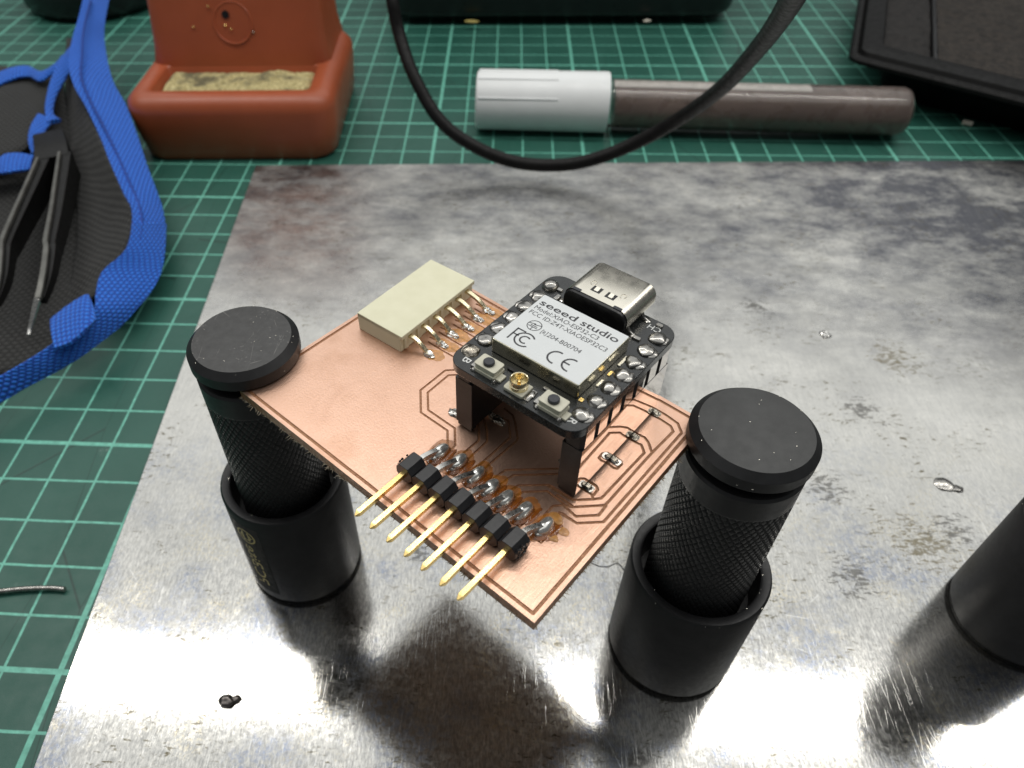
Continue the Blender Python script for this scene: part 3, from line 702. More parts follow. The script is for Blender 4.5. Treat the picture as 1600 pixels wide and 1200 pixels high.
# usb port
def rr_xz(w_, z0_, z1_, r, n=10): return rrect(-w_ / 2, z0_, w_ / 2, z1_, r, n)
uz0, uz1 = zx - .05, zx + 3.16; uo = rr_xz(8.94, uz0, uz1, 1.35); ui = rr_xz(8.34, uz0 + .28, uz1 - .28, 1.1); ux = .02
U = bpy.data.objects.new("usb_port", None); COL.objects.link(U); U.parent = X.o
b = MB(); n_ = len(uo)
R1 = [(x_ * .86 + ux, 5.35, z_) for x_, z_ in uo]; 
rings = [[(x_ * .955 + ux, 5.75, z_) for x_, z_ in uo]] + [[(x_ * .955 + ux, y_, z_) for x_, z_ in uo] for y_ in (6.3, 12.05)] + [[(x_ * .955 * .985 + ux, 12.15, (z_ - uz0 - 1.6) * .97 + uz0 + 1.6) for x_, z_ in uo], [(x_ * .955 + ux, 12.1, z_) for x_, z_ in ui], [(x_ * .955 + ux, 6.8, z_) for x_, z_ in ui]]
b.loft(rings, cap=False); n0 = (len(rings) - 1) * n_; b.f.append(tuple(n0 + i for i in range(n_)))
obj("port_shell", b, 'nickel', U, ang=28)
b = MB(); b.loft([[(x_ * .93 + ux, 5.30, uz0 + (z_ - uz0) * .955) for x_, z_ in uo], [(x_ * .945 + ux, 6.0, uz0 + (z_ - uz0) * .985) for x_, z_ in uo]]); obj("port_insulator", b, 'black_plastic', U, bevel=.08)
for x_ in (-2.75, 2.75):
    b = MB(); b.prism(rrect(x_ - .55, 5.68, x_ + .55, 6.12, .12, 3), uz1 - .3, uz1 + .012); obj("shell_notch", b, 'btn_black', U)
for x_ in (-.92, 1.0):
    b = MB(); b.box((x_ - .62, 6.7, uz1 - .05), (x_ + .62, 7.75, uz1 + .006)); obj("latch_window", b, 'hole_shade', U)  # dark box painted as the shade inside a cut hole
    M_ = Matrix.Translation((x_, 7.4, uz1 + .01)) @ Matrix.Rotation(.12, 4, 'X')
    b = MB(); b.box((-.30, -.62, -.02), (.26, .30, .05), M_); obj("latch_spring", b, 'nickel', U, bevel=.02)
for x_ in (-1.9, 2.1):
    b = MB(); b.tube([(x_ + .32 * math.cos(a), 8.1 + .42 * math.sin(a), uz1 + .01) for a in [k * PI / 8 - .6 for k in range(14)]], .06, 6); obj("stamped_mark", b, 'nickel', U)
for sgn, y_ in ((1, 6.4), (1, 9.6), (-1, 6.4)):
    b = MB(); b.tube(smooth_path([(ux + sgn * 4.15, y_, zx + .9), (ux + sgn * 4.4, y_, zx + .45), (ux + sgn * 5.0, y_, zx + .08)], 4), .2, 8, flat=.6); b.blob((ux + sgn * 4.9, y_, zx), (.5, .45, .2), .3, 2, 2, 3, zx - .01); obj("shell_foot", b, 'tin', U)
# buttons
for x_, nm in ((-3.95, "B"), (4.68, "R")):
    Bt = bpy.data.objects.new("push_button", None); COL.objects.link(Bt); Bt.parent = X.o
    b = MB(); b.prism(rrect(x_ - 1.42, -9.78, x_ + 1.42, -7.78, .1, 2), zx, zx + .5); b.prism(rrect(x_ - 1.32, -9.68, x_ + 1.32, -7.88, .12, 2), zx + .4, zx + 1.05)
    obj("button_case", b, 'cream_part', Bt, bevel=.06)
    b = MB(); b.prism(rrect(x_ - 1.45, -9.72, x_ + 1.45, -7.8, .25, 3), zx + 1.02, zx + 1.22); obj("button_plate", b, 'cream_part', Bt, bevel=.05)
    b = MB(); b.lathe([(.01, zx + 1.2), (.64, zx + 1.2), (.64, zx + 1.55), (.56, zx + 1.64), (.01, zx + 1.66)], 40, (x_, -8.82), False); obj("plunger", b, 'btn_black', Bt)
    for sg in (-1, 1):
        b = MB(); b.box((x_ + sg * 1.75 - .34, -9.5, zx), (x_ + sg * 1.75 + .34, -8.35, zx + .28)); obj("button_lead", b, 'cream_part' if sg > 0 else 'tin', Bt, bevel=.06)
        b = MB(); b.blob((x_ + sg * 1.45, -9.75, zx + .05), (.35, .3, .3), .4, 2, 2, int(x_) + sg, zx - .01); obj("button_solder", b, 'tin', Bt)
# antenna socket
A_ = bpy.data.objects.new("antenna_socket", None); COL.objects.link(A_); A_.parent = X.o
b = MB(); b.prism([(-1.0, -9.95), (1.35, -9.95), (1.45, -9.8), (1.45, -7.9), (-1.15, -7.9), (-1.15, -9.7)], zx, zx + .42); obj("socket_base", b, 'cream_part', A_, bevel=.06)
b = MB(); b.lathe([(1.02, zx + .4), (1.02, zx + .9), (.95, zx + .95), (1.02, zx + 1.0), (1.04, zx + 1.52), (.98, zx + 1.6), (.9, zx + 1.55), (.86, zx + .6), (.01, zx + .55)], 48, (.2, -8.85), False); obj("socket_ring", b, 'pale_gold', A_)
b = MB(); b.lathe([(.2, zx + .5), (.2, zx + 1.1), (.12, zx + 1.25), (.01, zx + 1.28)], 20, (.2, -8.85), False); obj("socket_pin", b, 'gold', A_)
b = MB(); b.box((1.5, -9.8, zx), (2.15, -8.0, zx + .16)); b.blob((1.85, -8.9, zx + .1), (.4, .9, .22), .4, 2, 2, 5, zx - .01); obj("socket_lead", b, 'tin', A_, bevel=.04)
# small parts on the module board
for x_, y_, w_, h_ in ((-5.6, 6.3, .55, 1.0), (5.6, 6.1, 1.0, .5), (-1.9, -7.1, 1.4, .4), (2.6, -7.05, .9, .35), (6.5, 9.7, .8, .5), (-6.3, 7.7, .9, .5)):
    b = MB(); b.box((x_ - w_ / 2, y_ - h_ / 2, zx), (x_ + w_ / 2, y_ + h_ / 2, zx + .28)); obj("chip_component", b, 'black_plastic' if w_ > 1 else 'tin', X, bevel=.05)
b = MB()
V, Fc = text_fit("B", -.38, .38, -.48, zx + .015, .95, rot=-PI / 2, at=(-6.95, -9.05)); b.add(V, Fc)
V, Fc = text_fit("R", -.36, .36, -.45, zx + .015, .9, rot=-PI / 2, at=(7.25, -9.0)); b.add(V, Fc)
V, Fc = text_fit("CH", -.78, .78, -.45, zx + .015, .85, rot=PI, at=(6.25, 8.95)); b.add(V, Fc)
obj("board_lettering", b, 'silk', X, recalc=False, smooth=False)
# solder joints: seven a side
for sgn in (-1, 1):
    for i in range(7):
        y_ = (i - 3) * 2.54; b = MB(); k = i + 10 * (sgn > 0)
        if sgn < 0 and i == 6: b.blob((sgn * 7.55, y_, zx), (1.12, 1.1, .85), .06, .8, 3, k, zx - .02)
        else:
            b.blob((sgn * 7.5, y_, zx), (1.02, .98, .52), .22, 1.1, 4, k, zx - .02)
            b.blob((sgn * 8.25, y_ + .1, zx - .1), (.66, .88, .38), .2, 1.0, 4, k + 3, zb + .3)
        obj("solder_joint", b, 'tin' if (sgn > 0 or i in (5, 6, 4)) else 'tin_dark' if i == 0 else 'tin', X)
        b = MB(); b.lathe([(.01, zx + .3), (.2, zx + .3), (.16, zx + .78), (.01, zx + .82)], 10, (sgn * 7.6, y_), False)
# header strips under the module (notched every pitch) and their pins
for sgn in (-1, 1):
    for i in range(7):
        y_ = (i - 3) * 2.54; b = MB(); b.prism([(-.8, -1.27), (.8, -1.27), (1.25, -.84), (1.25, .84), (.8, 1.27), (-.8, 1.27), (-1.25, .84), (-1.25, -.84)], 0.02, 2.52)
        o = obj("header_block", b, 'black_header', X, loc=(sgn * 7.62, y_, 0), smooth=False); o.data.materials.append(MT['black_mirror'])
        for p in o.data.polygons:
            if p.normal.x * sgn > .95: p.material_index = 1
# ------------------------------------------------------------------ socket strips soldered on the board, under the module
PADS = [((903, 751), (927, 767)), ((941, 707), (969, 726)), ((965, 666), (998, 687)), ((999, 630), (1031, 650))]
def bx(x_, y_, z_): return BO.loc(X.M @ Vector((x_, y_, z_ - Z0)))
sr = XR - BO.r
for sgn in (-1, 1):
    c0 = bx(sgn * 7.62, 0, ZP)
    H = bpy.data.objects.new("socket_strip", None); COL.objects.link(H); H.parent = BO.o; H.location = c0 * S; H.rotation_euler = (0, 0, sr)
    H["label"] = "tall black seven way socket strip under the module"
    b = MB(); b.prism(rrect(-1.27, -8.9, 1.27, 8.9, .06, 1), .95, 8.50)
    o = obj("socket_housing", b, 'black_header', H, smooth=False); o.data.materials.append(MT['black_mirror'])
    for p in o.data.polygons:
        if p.normal.x * sgn > .95: p.material_index = 1
    for y_ in (-8.3, 8.3):
        b = MB(); b.prism(rrect(-1.1, y_ - .5, 1.1, y_ + .5, .05, 1), .3, .95); obj("standoff", b, 'black_header', H, bevel=.08)
    for i in range(7):
        y_ = (i - 3) * 2.54; out = 1 if i % 2 == 0 else -1
        if sgn < 0: out = -out if i else -1
        b = MB(); b.tube(smooth_path([(0, y_, 1.4), (out * .5, y_, .7), (out * 1.4, y_, .42), (out * 1.9, y_, .2), (out * 2.5, y_, .14)], 4), .3, square=True, flat=.5)
        if sgn > 0 and i % 2 == 0:
            (u0, v0), (u1, v1) = PADS[i // 2]; A0 = BO.px(u0, v0, ZP); A1 = BO.px(u1, v1, ZP); Hm = (Matrix.Translation(c0) @ Matrix.Rotation(sr, 4, 'Z')).inverted()
            a0 = Hm @ A0; a1 = Hm @ A1; a0.z = a1.z = 0; dd = (a1 - a0).normalized(); pp_ = Vector((-dd.y, dd.x, 0)); an = math.atan2(dd.y, dd.x)
            b = MB(); m0 = a0.lerp(a1, .1); b.tube(smooth_path([m0 - dd * 1.6 + Vector((0, 0, 1.1)), m0 - dd * .8 + Vector((0, 0, .62)), m0 + Vector((0, 0, .38)), a0.lerp(a1, .8) + Vector((0, 0, .2))], 5), .33, square=True, flat=.5)
            obj("contact_leg", b, 'tin_dark', H, bevel=.05)
            RM = Matrix.Rotation(an, 4, 'Z'); L2 = (a1 - a0).length / 2; mid = (a0 + a1) / 2
            b = MB(); b.prism([(mid.x + (RM @ Vector((x, y, 0))).x, mid.y + (RM @ Vector((x, y, 0))).y) for x, y in rrect(-L2, -.5, L2, .5, .3, 5)], -.02, .1)
            b.blob((mid.x, mid.y, .1), (L2 * .92, .46, .26), .22, 1.4, 4, i, 0, RM); q2 = a0 + dd * .35
            if i in (2, 4, 6): b.blob((q2.x, q2.y, .35), (.55, .38, .5), .35, 1.6, 3, i + 4, 0, RM)
            if i == 6: b.tube([(q2.x, q2.y, .6), (q2.x - .1, q2.y + .15, 1.7)], [.10, .01], 5)
            obj("solder_joint", b, 'tin_dark' if i in (4, 6) else 'tin', H, bevel=.03)
            continue
        obj("contact_leg", b, 'tin_dark', H, bevel=.05)
        b = MB(); b.blob((out * 2.25, y_, .06), (1.25, .62, .40), .4, 1.8, 3, i + 7 * (sgn > 0), -.02)
        if i in (2, 6) and sgn > 0: b.blob((out * 2.0, y_, .4), (.5, .4, .55), .6, 2.5, 3, i, -.02); b.tube([(1.7, y_, .6), (1.5, y_ + .1, 1.3)], [.12, .01], 5)
        obj("solder_joint", b, 'tin' if i == 0 else 'tin_dark', H)

# ================================================================== THINGS LYING AROUND
# ------------------------------------------------------------------ soldering iron stand with sponge tray
ST = Frame("soldering_stand", -14, 112, 0, math.radians(1.8)); tag(ST, "terracotta orange soldering stand with a yellow sponge in its tray, on the green mat", "soldering stand")
def st_ring(x0_, y0_, x1_, y1_, r, z): return [(x, y, z) for x, y in rrect(x0_, y0_, x1_, y1_, r, 8)]
b = MB()
prof = [(0, 1.0), (-.6, 0), (-1.0, -.6)]
rings = [st_ring(-31, 1.5, 31, 60, 7, .1), st_ring(-32, .6, 32.2, 60, 7.5, 1.5), st_ring(-33.5, -.3, 33.2, 60, 8, 10), st_ring(-34, -.4, 33.6, 60, 8, 16), st_ring(-33.4, .2, 33, 60, 7.5, 18.8),
         st_ring(-31.5, 2.0, 31.2, 59, 6.5, 20.6), st_ring(-29.3, 4.2, 29, 58, 5, 21.2), st_ring(-26.5, 6.6, 26, 27, 2.2, 21.0), st_ring(-25.7, 7.3, 25.2, 26.4, 1.8, 20.2), st_ring(-25, 7.9, 24.6, 26, 1.5, 9)]
b.loft(rings); obj("tray", b, 'orange', ST, ang=50)
b = MB(); bk = []
for z, yf, xw in ((17, 26.3, 30), (21, 26.6, 29.6), (26, 27.3, 28.5), (45, 31.5, 27.5), (80, 40, 26.5)):
    bk.append([(x, y, z) for x, y in rrect(-xw - 1.5, yf, xw, 62, 4.5, 6)])
b.loft(bk); obj("rear_body", b, 'orange', ST, ang=50)
M_ = Matrix.Translation((-1, 28.9, 33.5)) @ Matrix.Rotation(math.radians(76), 4, 'X')
b = MB()
for r_ in (6.2,): b.tube([M_ @ Vector((r_ * math.cos(a), r_ * math.sin(a), 0)) for a in [2 * PI * k / 40 for k in range(41)]], .28, 8)
obj("moulded_ring", b, 'orange', ST)
b = MB(); b.lathe([(.01, 0), (1.2, 0), (1.2, .3), (.01, .3)], 20, cap=False); b.v = [tuple(M_ @ Vector((x - 2, y + 2.5, z))) for x, y, z in b.v]; obj("dark_hole", b, 'black_plastic', ST)
for u, v in ((352, 40), (361, 45), (396, 50), (325, 10), (302, 42)):
    q = ST.loc(px(u, v, 35)); b = MB(); y_ = 27.5 + (35 - 28) * .235
    p0 = px(u, v, 35); p1 = px(u, v, 30)
    best = min(range(200), key=lambda k: abs((lambda p: p.y - (27.5 + (p.z - 28) * .235))(ST.loc(px(u, v, 25 + k * .15)))))
    p = ST.loc(px(u, v, 25 + best * .15)); b.blob((p.x, p.y - .1, p.z), (.45, .25, .35), .4, 2, 2, u); obj("solder_speck", b, 'gold' if u < 370 else 'tin', ST)
b = MB(); n1, n2 = 60, 26; vs = []
for j in range(n2 + 1):
    for i in range(n1 + 1):
        x = -24.6 + 49 * i / n1; y = 8.2 + 17.4 * j / n2; e = min(i, n1 - i, j, n2 - j) / 3.0
        z = 19.4 + .9 * noise.noise(Vector((x * .12, y * .12, 3))) + .45 * noise.noise(Vector((x * .7, y * .7, 1))) + .25 * noise.noise(Vector((x * 2, y * 2, 1))) - (1.6 * (1 - min(1, e)) ** 2)
        vs.append((x, y, z))
fs = [(j * (n1 + 1) + i, j * (n1 + 1) + i + 1, (j + 1) * (n1 + 1) + i + 1, (j + 1) * (n1 + 1) + i) for j in range(n2) for i in range(n1)]
b.add(vs, fs)
edge = [i for i in range(n1 + 1)] + [j * (n1 + 1) + n1 for j in range(1, n2 + 1)] + [n2 * (n1 + 1) + i for i in range(n1 - 1, -1, -1)] + [j * (n1 + 1) for j in range(n2 - 1, 0, -1)]
low = [(vs[i][0], vs[i][1], 9.1) for i in edge]; k0 = len(b.v); b.v += low; m_ = len(edge)
b.f += [(edge[i], edge[(i + 1) % m_], k0 + (i + 1) % m_, k0 + i) for i in range(m_)]; b.f.append(tuple(k0 + i for i in range(m_)))
tag(obj("sponge", b, 'sponge', loc=None), "dirty yellow cleaning sponge lying in the tray of the orange stand", "sponge")
bpy.data.objects["sponge"].location = ST.o.location; bpy.data.objects["sponge"].rotation_euler = ST.o.rotation_euler

# ------------------------------------------------------------------ flux pen
F1 = px(745, 156, 9.7); F2 = px(1418, 174, 8.8); fd = (F2 - F1); FL = fd.length; fr = math.atan2(fd.y, fd.x)
FP = Frame("flux_pen", F1.x, F1.y, 0, fr); tag(FP, "white capped pen with a long translucent brown barrel lying on the mat behind the plate", "pen")
def lx(prof, n=64, zc_=9.7, zs_=None): 
    b = MB(); b.loft([[(x, r * math.cos(2 * PI * i / n), (zc_ if zs_ is None else zs_(x)) + r * math.sin(2 * PI * i / n)) for i in range(n)] for x, r in prof], cap=False); return b
b = lx([(0, .01), (0, 8.6), (.35, 9.2), (1, 9.45), (43.2, 9.65), (43.9, 9.45), (44, 8.9), (44, .01)])
cp = obj("cap", b, 'cap_white', FP)
for a in (.55, 1.25, 1.95, 2.65):
    pa_, pb_ = [(x, 9.5 * math.cos(a) , 9.7 + 9.5 * math.sin(a)) for x in (.8, 27)]
    b = MB(); b.tube([pa_, pb_], .33, 8); obj("cap_rib", b, 'cap_white', cp)
zc2 = lambda x: 9.4 - .8 * (x - 44) / (FL - 44) 
b = lx([(43.5, .01), (43.5, 7.4), (45, 7.55), (FL - 3.2, 7.7), (FL - 1.3, 7.1), (FL - .3, 5.6), (FL, 3.5), (FL, .01)], zs_=zc2); obj("barrel", b, 'tube', FP, ang=50)
b = lx([(46, .01), (46, 6.9), (110, 7.0), (FL - 3.2, 7.1), (FL - 1.3, 6.2), (FL - .8, 4), (FL - .8, .01)], zs_=lambda x: zc2(x) - .1); 
obj("liquid", b, 'tube_liquid', FP, ang=50)

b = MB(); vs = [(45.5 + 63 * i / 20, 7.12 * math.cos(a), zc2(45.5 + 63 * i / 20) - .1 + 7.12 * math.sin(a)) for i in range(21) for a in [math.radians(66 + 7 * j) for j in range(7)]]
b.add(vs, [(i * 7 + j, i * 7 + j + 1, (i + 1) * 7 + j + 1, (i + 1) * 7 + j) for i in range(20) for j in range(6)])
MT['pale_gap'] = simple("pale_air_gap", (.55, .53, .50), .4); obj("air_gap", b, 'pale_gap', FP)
# ------------------------------------------------------------------ cable looping down into view
cp_ = [(604, -60, 52), (613, 0, 44), (623, 50, 36), (645, 115, 27), (685, 185, 17), (735, 225, 11), (800, 252, 7.2), (870, 258, 7), (930, 248, 10), (1000, 220, 17), (1070, 180, 28), (1130, 135, 42), (1185, 75, 60), (1225, 20, 76), (1262, -50, 92)]
path = smooth_path([px(u, v, z) for u, v, z in cp_], 10)
b = MB(); b.tube(path, 1.95, 20); CB = tag(obj("cable", b, 'cable', ang=60), "thin black cable hanging in a loop in front of the pen", "cable")

# ------------------------------------------------------------------ black boxes behind
b = MB(); cB = px(880, 30, 3)
def rb(x0_, y0_, x1_, y1_, z0_, z1_, r, t=2.5):
    b = MB(); R = [(x0_ + t, y0_ + t, x1_ - t, y1_ - t, r, z0_), (x0_ + t * .3, y0_ + t * .3, x1_ - t * .3, y1_ - t * .3, r, z0_ + t * .5), (x0_, y0_, x1_, y1_, r, z0_ + t * 1.4), (x0_, y0_, x1_, y1_, r, z1_ - t), (x0_ + t * .3, y0_ + t * .3, x1_ - t * .3, y1_ - t * .3, r, z1_ - t * .3), (x0_ + t, y0_ + t, x1_ - t, y1_ - t, r, z1_)]
    b.loft([[(x, y, z) for x, y in rrect(a, c, d, e, f, 8)] for a, c, d, e, f, z in R]); return b
IN = Frame("instrument_case", 101, 227, 0, math.radians(.6)); tag(IN, "black plastic instrument case with rounded corners at the back edge of the mat", "instrument case")
obj("case_body", rb(-80, 3, 70, 120, 3.2, 62, 12), 'black_plastic', IN, ang=50)
for x_ in (-52, 48):
    b = MB(); b.lathe([(.01, .05), (5, .05), (5.2, 4.5), (.01, 4.5)], 24, (x_, 18), False); obj("rubber_foot", b, 'btn_black', IN)
for u, v in ((737, 31), (1012, 30)):
    p = IN.loc(px(u, v, 4.2)); b = MB(); b.blob((p.x, p.y, 3.6), (3.3 if u < 900 else 1.8, .9, .5), .3, 1, 2, u); obj("edge_blob", b, 'gold_print' if u < 900 else 'crumb', IN)  # small gold and cream blobs along the case's lower front edge
# open black tray on the right
TP = px(1326, 92, 15); TQ = px(1600, 172, 15); td = (TQ - TP); ta = math.atan2(td.y, td.x) + math.radians(5); TR = Frame("black_tray", TP.x, TP.y, 0, ta)
tag(TR, "black plastic tray with raised rim and dirty brown pad at the top right", "tray")
b = MB(); W2, D2 = 130, 110
R = [(16, 16, W2 - 6, D2 - 6, 4, .1), (13, 13, W2 - 4, D2 - 4, 4, 8), (2.2, 2.2, W2 - 1.2, D2 - 1.2, 4, 13.2), (0, 0, W2, D2, 4, 14), (0, 0, W2, D2, 4, 15.2), (.8, .8, W2 - .8, D2 - .8, 4, 16), (2.2, 2.2, W2 - 2.2, D2 - 2.2, 4, 16), (3, 3, W2 - 3, D2 - 3, 4, 15.2), (3.6, 4.0, W2 - 4, D2 - 4, 3, 17), (9.5, 9.5, W2 - 9.5, D2 - 9.5, 2, 18.3), (10.2, 10.2, W2 - 10, D2 - 10, 2, 18), (10.6, 10.6, W2 - 10.6, D2 - 10.6, 2, 13)]
b.loft([[(x - .317 * y, y, z) for x, y in rrect(a, c, d, e, f, 6)] for a, c, d, e, f, z in R]); obj("tray_shell", b, 'black_tray', TR, ang=40)
b = MB(); b.prism([(x - .317 * y, y) for x, y in ((27, 10.7), (28.5, 10.7), (28.5, D2 - 11), (27, D2 - 11))], 13.02, 17.6); obj("divider", b, 'black_plastic', TR, bevel=.4)
b = MB(); n1 = 40; vs = [(28.8 + 86 * i / n1 - .317 * (10.9 + 84 * j / n1), 10.9 + 84 * j / n1, 16.6 + 1.0 * noise.noise(Vector((i * .3, j * .3, 0))) + .5 * noise.noise(Vector((i * .9, j * .9, 4)))) for j in range(n1 + 1) for i in range(n1 + 1)]
b.add(vs, [(j * (n1 + 1) + i, j * (n1 + 1) + i + 1, (j + 1) * (n1 + 1) + i + 1, (j + 1) * (n1 + 1) + i) for j in range(n1) for i in range(n1)]); obj("dirty_pad", b, 'dirty_pad', TR)
b = MB(); vs = [(11 + 15.6 * i / 12 - .317 * (10.9 + 84 * j / n1), 10.9 + 84 * j / n1, 16.0 + .8 * noise.noise(Vector((i * .3, j * .3, 7))) + .4 * noise.noise(Vector((i * .9, j * .9, 9)))) for j in range(n1 + 1) for i in range(13)]
b.add(vs, [(j * 13 + i, j * 13 + i + 1, (j + 1) * 13 + i + 1, (j + 1) * 13 + i) for j in range(n1) for i in range(12)]); MT['dark_pad'] = simple('dark_foam', (.014, .012, .011), .85, 0, .8, .5, 1.0, 1.2, bd=1.0); obj('dark_foam_strip', b, 'dark_pad', TR)
# round black thing, top left
cR = Vector((-121, 264, 0)); b = MB(); b.lathe([(.01, .1), (28, .1), (31, 1.0), (33.5, 4), (34.5, 10), (34, 17), (31, 22), (24, 25), (.01, 26)], 96, (0, 0), False)
o = obj("round_case", b, 'black_plastic', ang=60); o.location = cR * S; tag(o, "low round black case at the top left corner of the mat behind the blue strap", "round case")

# ------------------------------------------------------------------ tool pouch: black nylon with blue edging
PO = Frame("tool_pouch", -40, 20, 0); tag(PO, "open black nylon tool pouch with bright blue webbing edges on the left of the mat", "tool pouch")
def strip(name, prs, mat, th=1.6, n=8, sub=6, puff=.5, bulge=0.0, label=None, parent=None):
    """prs: (left px, right px, zl, zr) stations; a cushioned strip between two traced edges, with weave UVs"""
    Lp = smooth_path([PO.loc(px(*a, zl)) for a, c, zl, zr in prs], sub); Rp = smooth_path([PO.loc(px(*c, zr)) for a, c, zl, zr in prs], sub)
    b = MB(); rings = []; uvs = []; along = 0
    for k in range(len(Lp)):
        a, c = Lp[k], Rp[k]; w_ = (c - a).length
        if k: along += ((Lp[k] + Rp[k]) / 2 - (Lp[k - 1] + Rp[k - 1]) / 2).length
        t = ((Lp[min(k + 1, len(Lp) - 1)] + Rp[min(k + 1, len(Lp) - 1)]) - (Lp[max(k - 1, 0)] + Rp[max(k - 1, 0)])).normalized()
        nrm = (c - a).cross(t).normalized()
        if nrm.z < 0: nrm = -nrm
        ring = []; uvr = []
        for i in range(n + 1):
            s_ = i / n; q = a.lerp(c, s_) + nrm * (th * .5 * math.sin(PI * (.06 + .88 * s_)) ** puff + bulge * math.sin(PI * s_)); ring.append(q); uvr.append((s_ * w_, along))
        for i in range(n, -1, -1):
            s_ = i / n; q = a.lerp(c, s_) - nrm * (th * .5 * math.sin(PI * (.06 + .88 * s_)) ** puff - bulge * math.sin(PI * s_)); ring.append(q); uvr.append((s_ * w_, along))
        rings.append(ring); uvs.append(uvr)
    b.loft(rings); flat = [u for r in uvs for u in r]
    o = obj(name, b, mat, parent or PO, ang=70, label=label); uvl = o.data.uv_layers.new(name="weave")
    for lp in o.data.loops: uvl.data[lp.index].uv = flat[lp.vertex_index]
    return o
def cloth(name, rows, mat, wav=.5, sub=5, th=.8, label=None):
    """rows of traced points (u, v, z): a fabric sheet through them"""
    R = [smooth_path([PO.loc(px(*p)) for p in r], sub) for r in rows]; cols = list(zip(*R)); cols = [smooth_path(c, sub) for c in cols]
    n = len(cols[0]); b = MB(); uv = []
    for i, c in enumerate(cols):
        for j, q in enumerate(c):
            q = q + Vector((0, 0, wav * noise.noise(q * .13) + wav * .3 * noise.noise(q * .5))); b.v.append(tuple(q)); uv.append((q.x, q.y))
    b.f = [(i * n + j, i * n + j + 1, (i + 1) * n + j + 1, (i + 1) * n + j) for i in range(len(cols) - 1) for j in range(n - 1)]
    o = obj(name, b, mat, PO, ang=70, label=label, recalc=False); uvl = o.data.uv_layers.new(name="weave")
    for lp in o.data.loops: uvl.data[lp.index].uv = uv[lp.vertex_index]
    m = o.modifiers.new("cloth", 'SOLIDIFY'); m.thickness = th * S; m.offset = -1
    return o
cloth("inner_panel", [[(-160, 80, 9), (-60, 95, 9), (40, 108, 9), (95, 112, 10)], [(-160, 220, 6), (-60, 220, 5), (40, 220, 5), (115, 230, 5)], [(-160, 380, 5), (-60, 380, 4), (50, 380, 3), (150, 380, 3)],
                      [(-160, 520, 5), (-60, 500, 4), (40, 490, 3), (170, 440, 4)], [(-160, 660, 4), (-60, 610, 4), (10, 580, 4), (100, 535, 4)]], 'black_fabric', 1.0)
cloth("right_flap", [[(104, 60, 12), (122, 60, 20), (132, 60, 22)], [(101, 133, 7), (110, 133, 12), (124, 140, 18)], [(106, 215, 4), (130, 218, 11), (157, 226, 18)], [(114, 290, 3.5), (150, 290, 9), (187, 290, 16)],
                     [(120, 360, 3.5), (165, 352, 8), (206, 345, 14)], [(112, 430, 3.5), (150, 420, 7), (190, 400, 12)], [(95, 500, 3.5), (118, 480, 5), (150, 460, 10)]], 'black_fabric', .6)
cloth("left_pocket", [[(-120, 112, 14), (-40, 118, 14), (30, 112, 13), (88, 112, 12)], [(-120, 170, 13), (-40, 170, 13), (20, 165, 12.5), (78, 160, 11)], [(-120, 262, 11), (-40, 252, 11), (10, 245, 11), (56, 225, 10)]], 'black_fabric', .8)
strip("edge_webbing", [((140, -60), (186, -60), 30, 27), ((130, -5), (172, -5), 29, 26), ((122, 30), (165, 30), 27, 25), ((113, 60), (163, 60), 26, 23), ((107, 100), (170, 105), 24, 21), ((116, 135), (180, 135), 22, 19), ((133, 165), (197, 165), 20, 17),
                       ((156, 213), (214, 210), 18, 15), ((174, 260), (230, 260), 17, 13), ((192, 300), (245, 300), 15.5, 11), ((205, 325), (254, 328), 14.5, 9), ((206, 352), (258, 358), 14, 8), ((197, 388), (257, 392), 13, 7), ((160, 425), (252, 427), 12.5, 6)], 'blue', 1.1, label="main blue edging curving down the right side")
strip("edge_webbing", [((208, 350), (259, 350), 14.3, 8), ((196, 390), (257, 394), 13.2, 7), ((160, 424), (250, 430), 12.8, 6), ((150, 455), (232, 462), 12.2, 5.5), ((148, 480), (212, 484), 11.8, 5.5), ((134, 500), (190, 508), 11.2, 5), ((90, 532), (150, 540), 10.8, 5), ((45, 562), (110, 568), 10.5, 5), ((0, 588), (40, 606), 10, 5), ((-60, 622), (-50, 660), 10, 5)], 'blue', 1.3, label="blue edging turning under the lower corner")
strip("folded_tab", [((80, 500), (87, 545), 11.5, 11.8), ((105, 480), (112, 535), 12.6, 12.6), ((134, 462), (135, 515), 13, 13.2), ((140, 466), (150, 500), 12.6, 12.6)], 'blue', 1.8)
strip("pocket_edging", [((-80, 118), (-80, 150), 15, 14), ((-20, 118), (-20, 140), 15, 14), ((20, 106), (20, 124), 15, 14), ((45, 104), (45, 120), 15, 14), ((65, 112), (62, 127), 15, 14), ((88, 98), (86, 114), 17, 15), ((112, 72), (112, 95), 19, 18)], 'blue', 1.5)
strip("pocket_edging", [((96, 88), (118, 92), 19, 19), ((82, 118), (104, 122), 17, 16), ((74, 145), (88, 152), 15, 14), ((70, 172), (84, 178), 13.5, 12.5), ((74, 192), (96, 188), 13, 12)], 'blue', 1.5)
strip("pocket_edging", [((60, 178), (82, 190), 13.5, 12.5), ((48, 198), (70, 206), 13, 12), ((44, 220), (60, 226), 12, 11.5), ((50, 242), (56, 240), 11, 11)], 'blue', 1.5)
strip("pocket_edging", [((-80, 255), (-80, 285), 12, 11), ((-10, 250), (-10, 273), 12, 11), ((8, 242), (6, 271), 12, 11), ((30, 240), (28, 268), 12, 11), ((54, 244), (48, 265), 11.5, 10.5)], 'blue', 1.6)
cb = []                                                                 # seam stitched down the middle of the edging
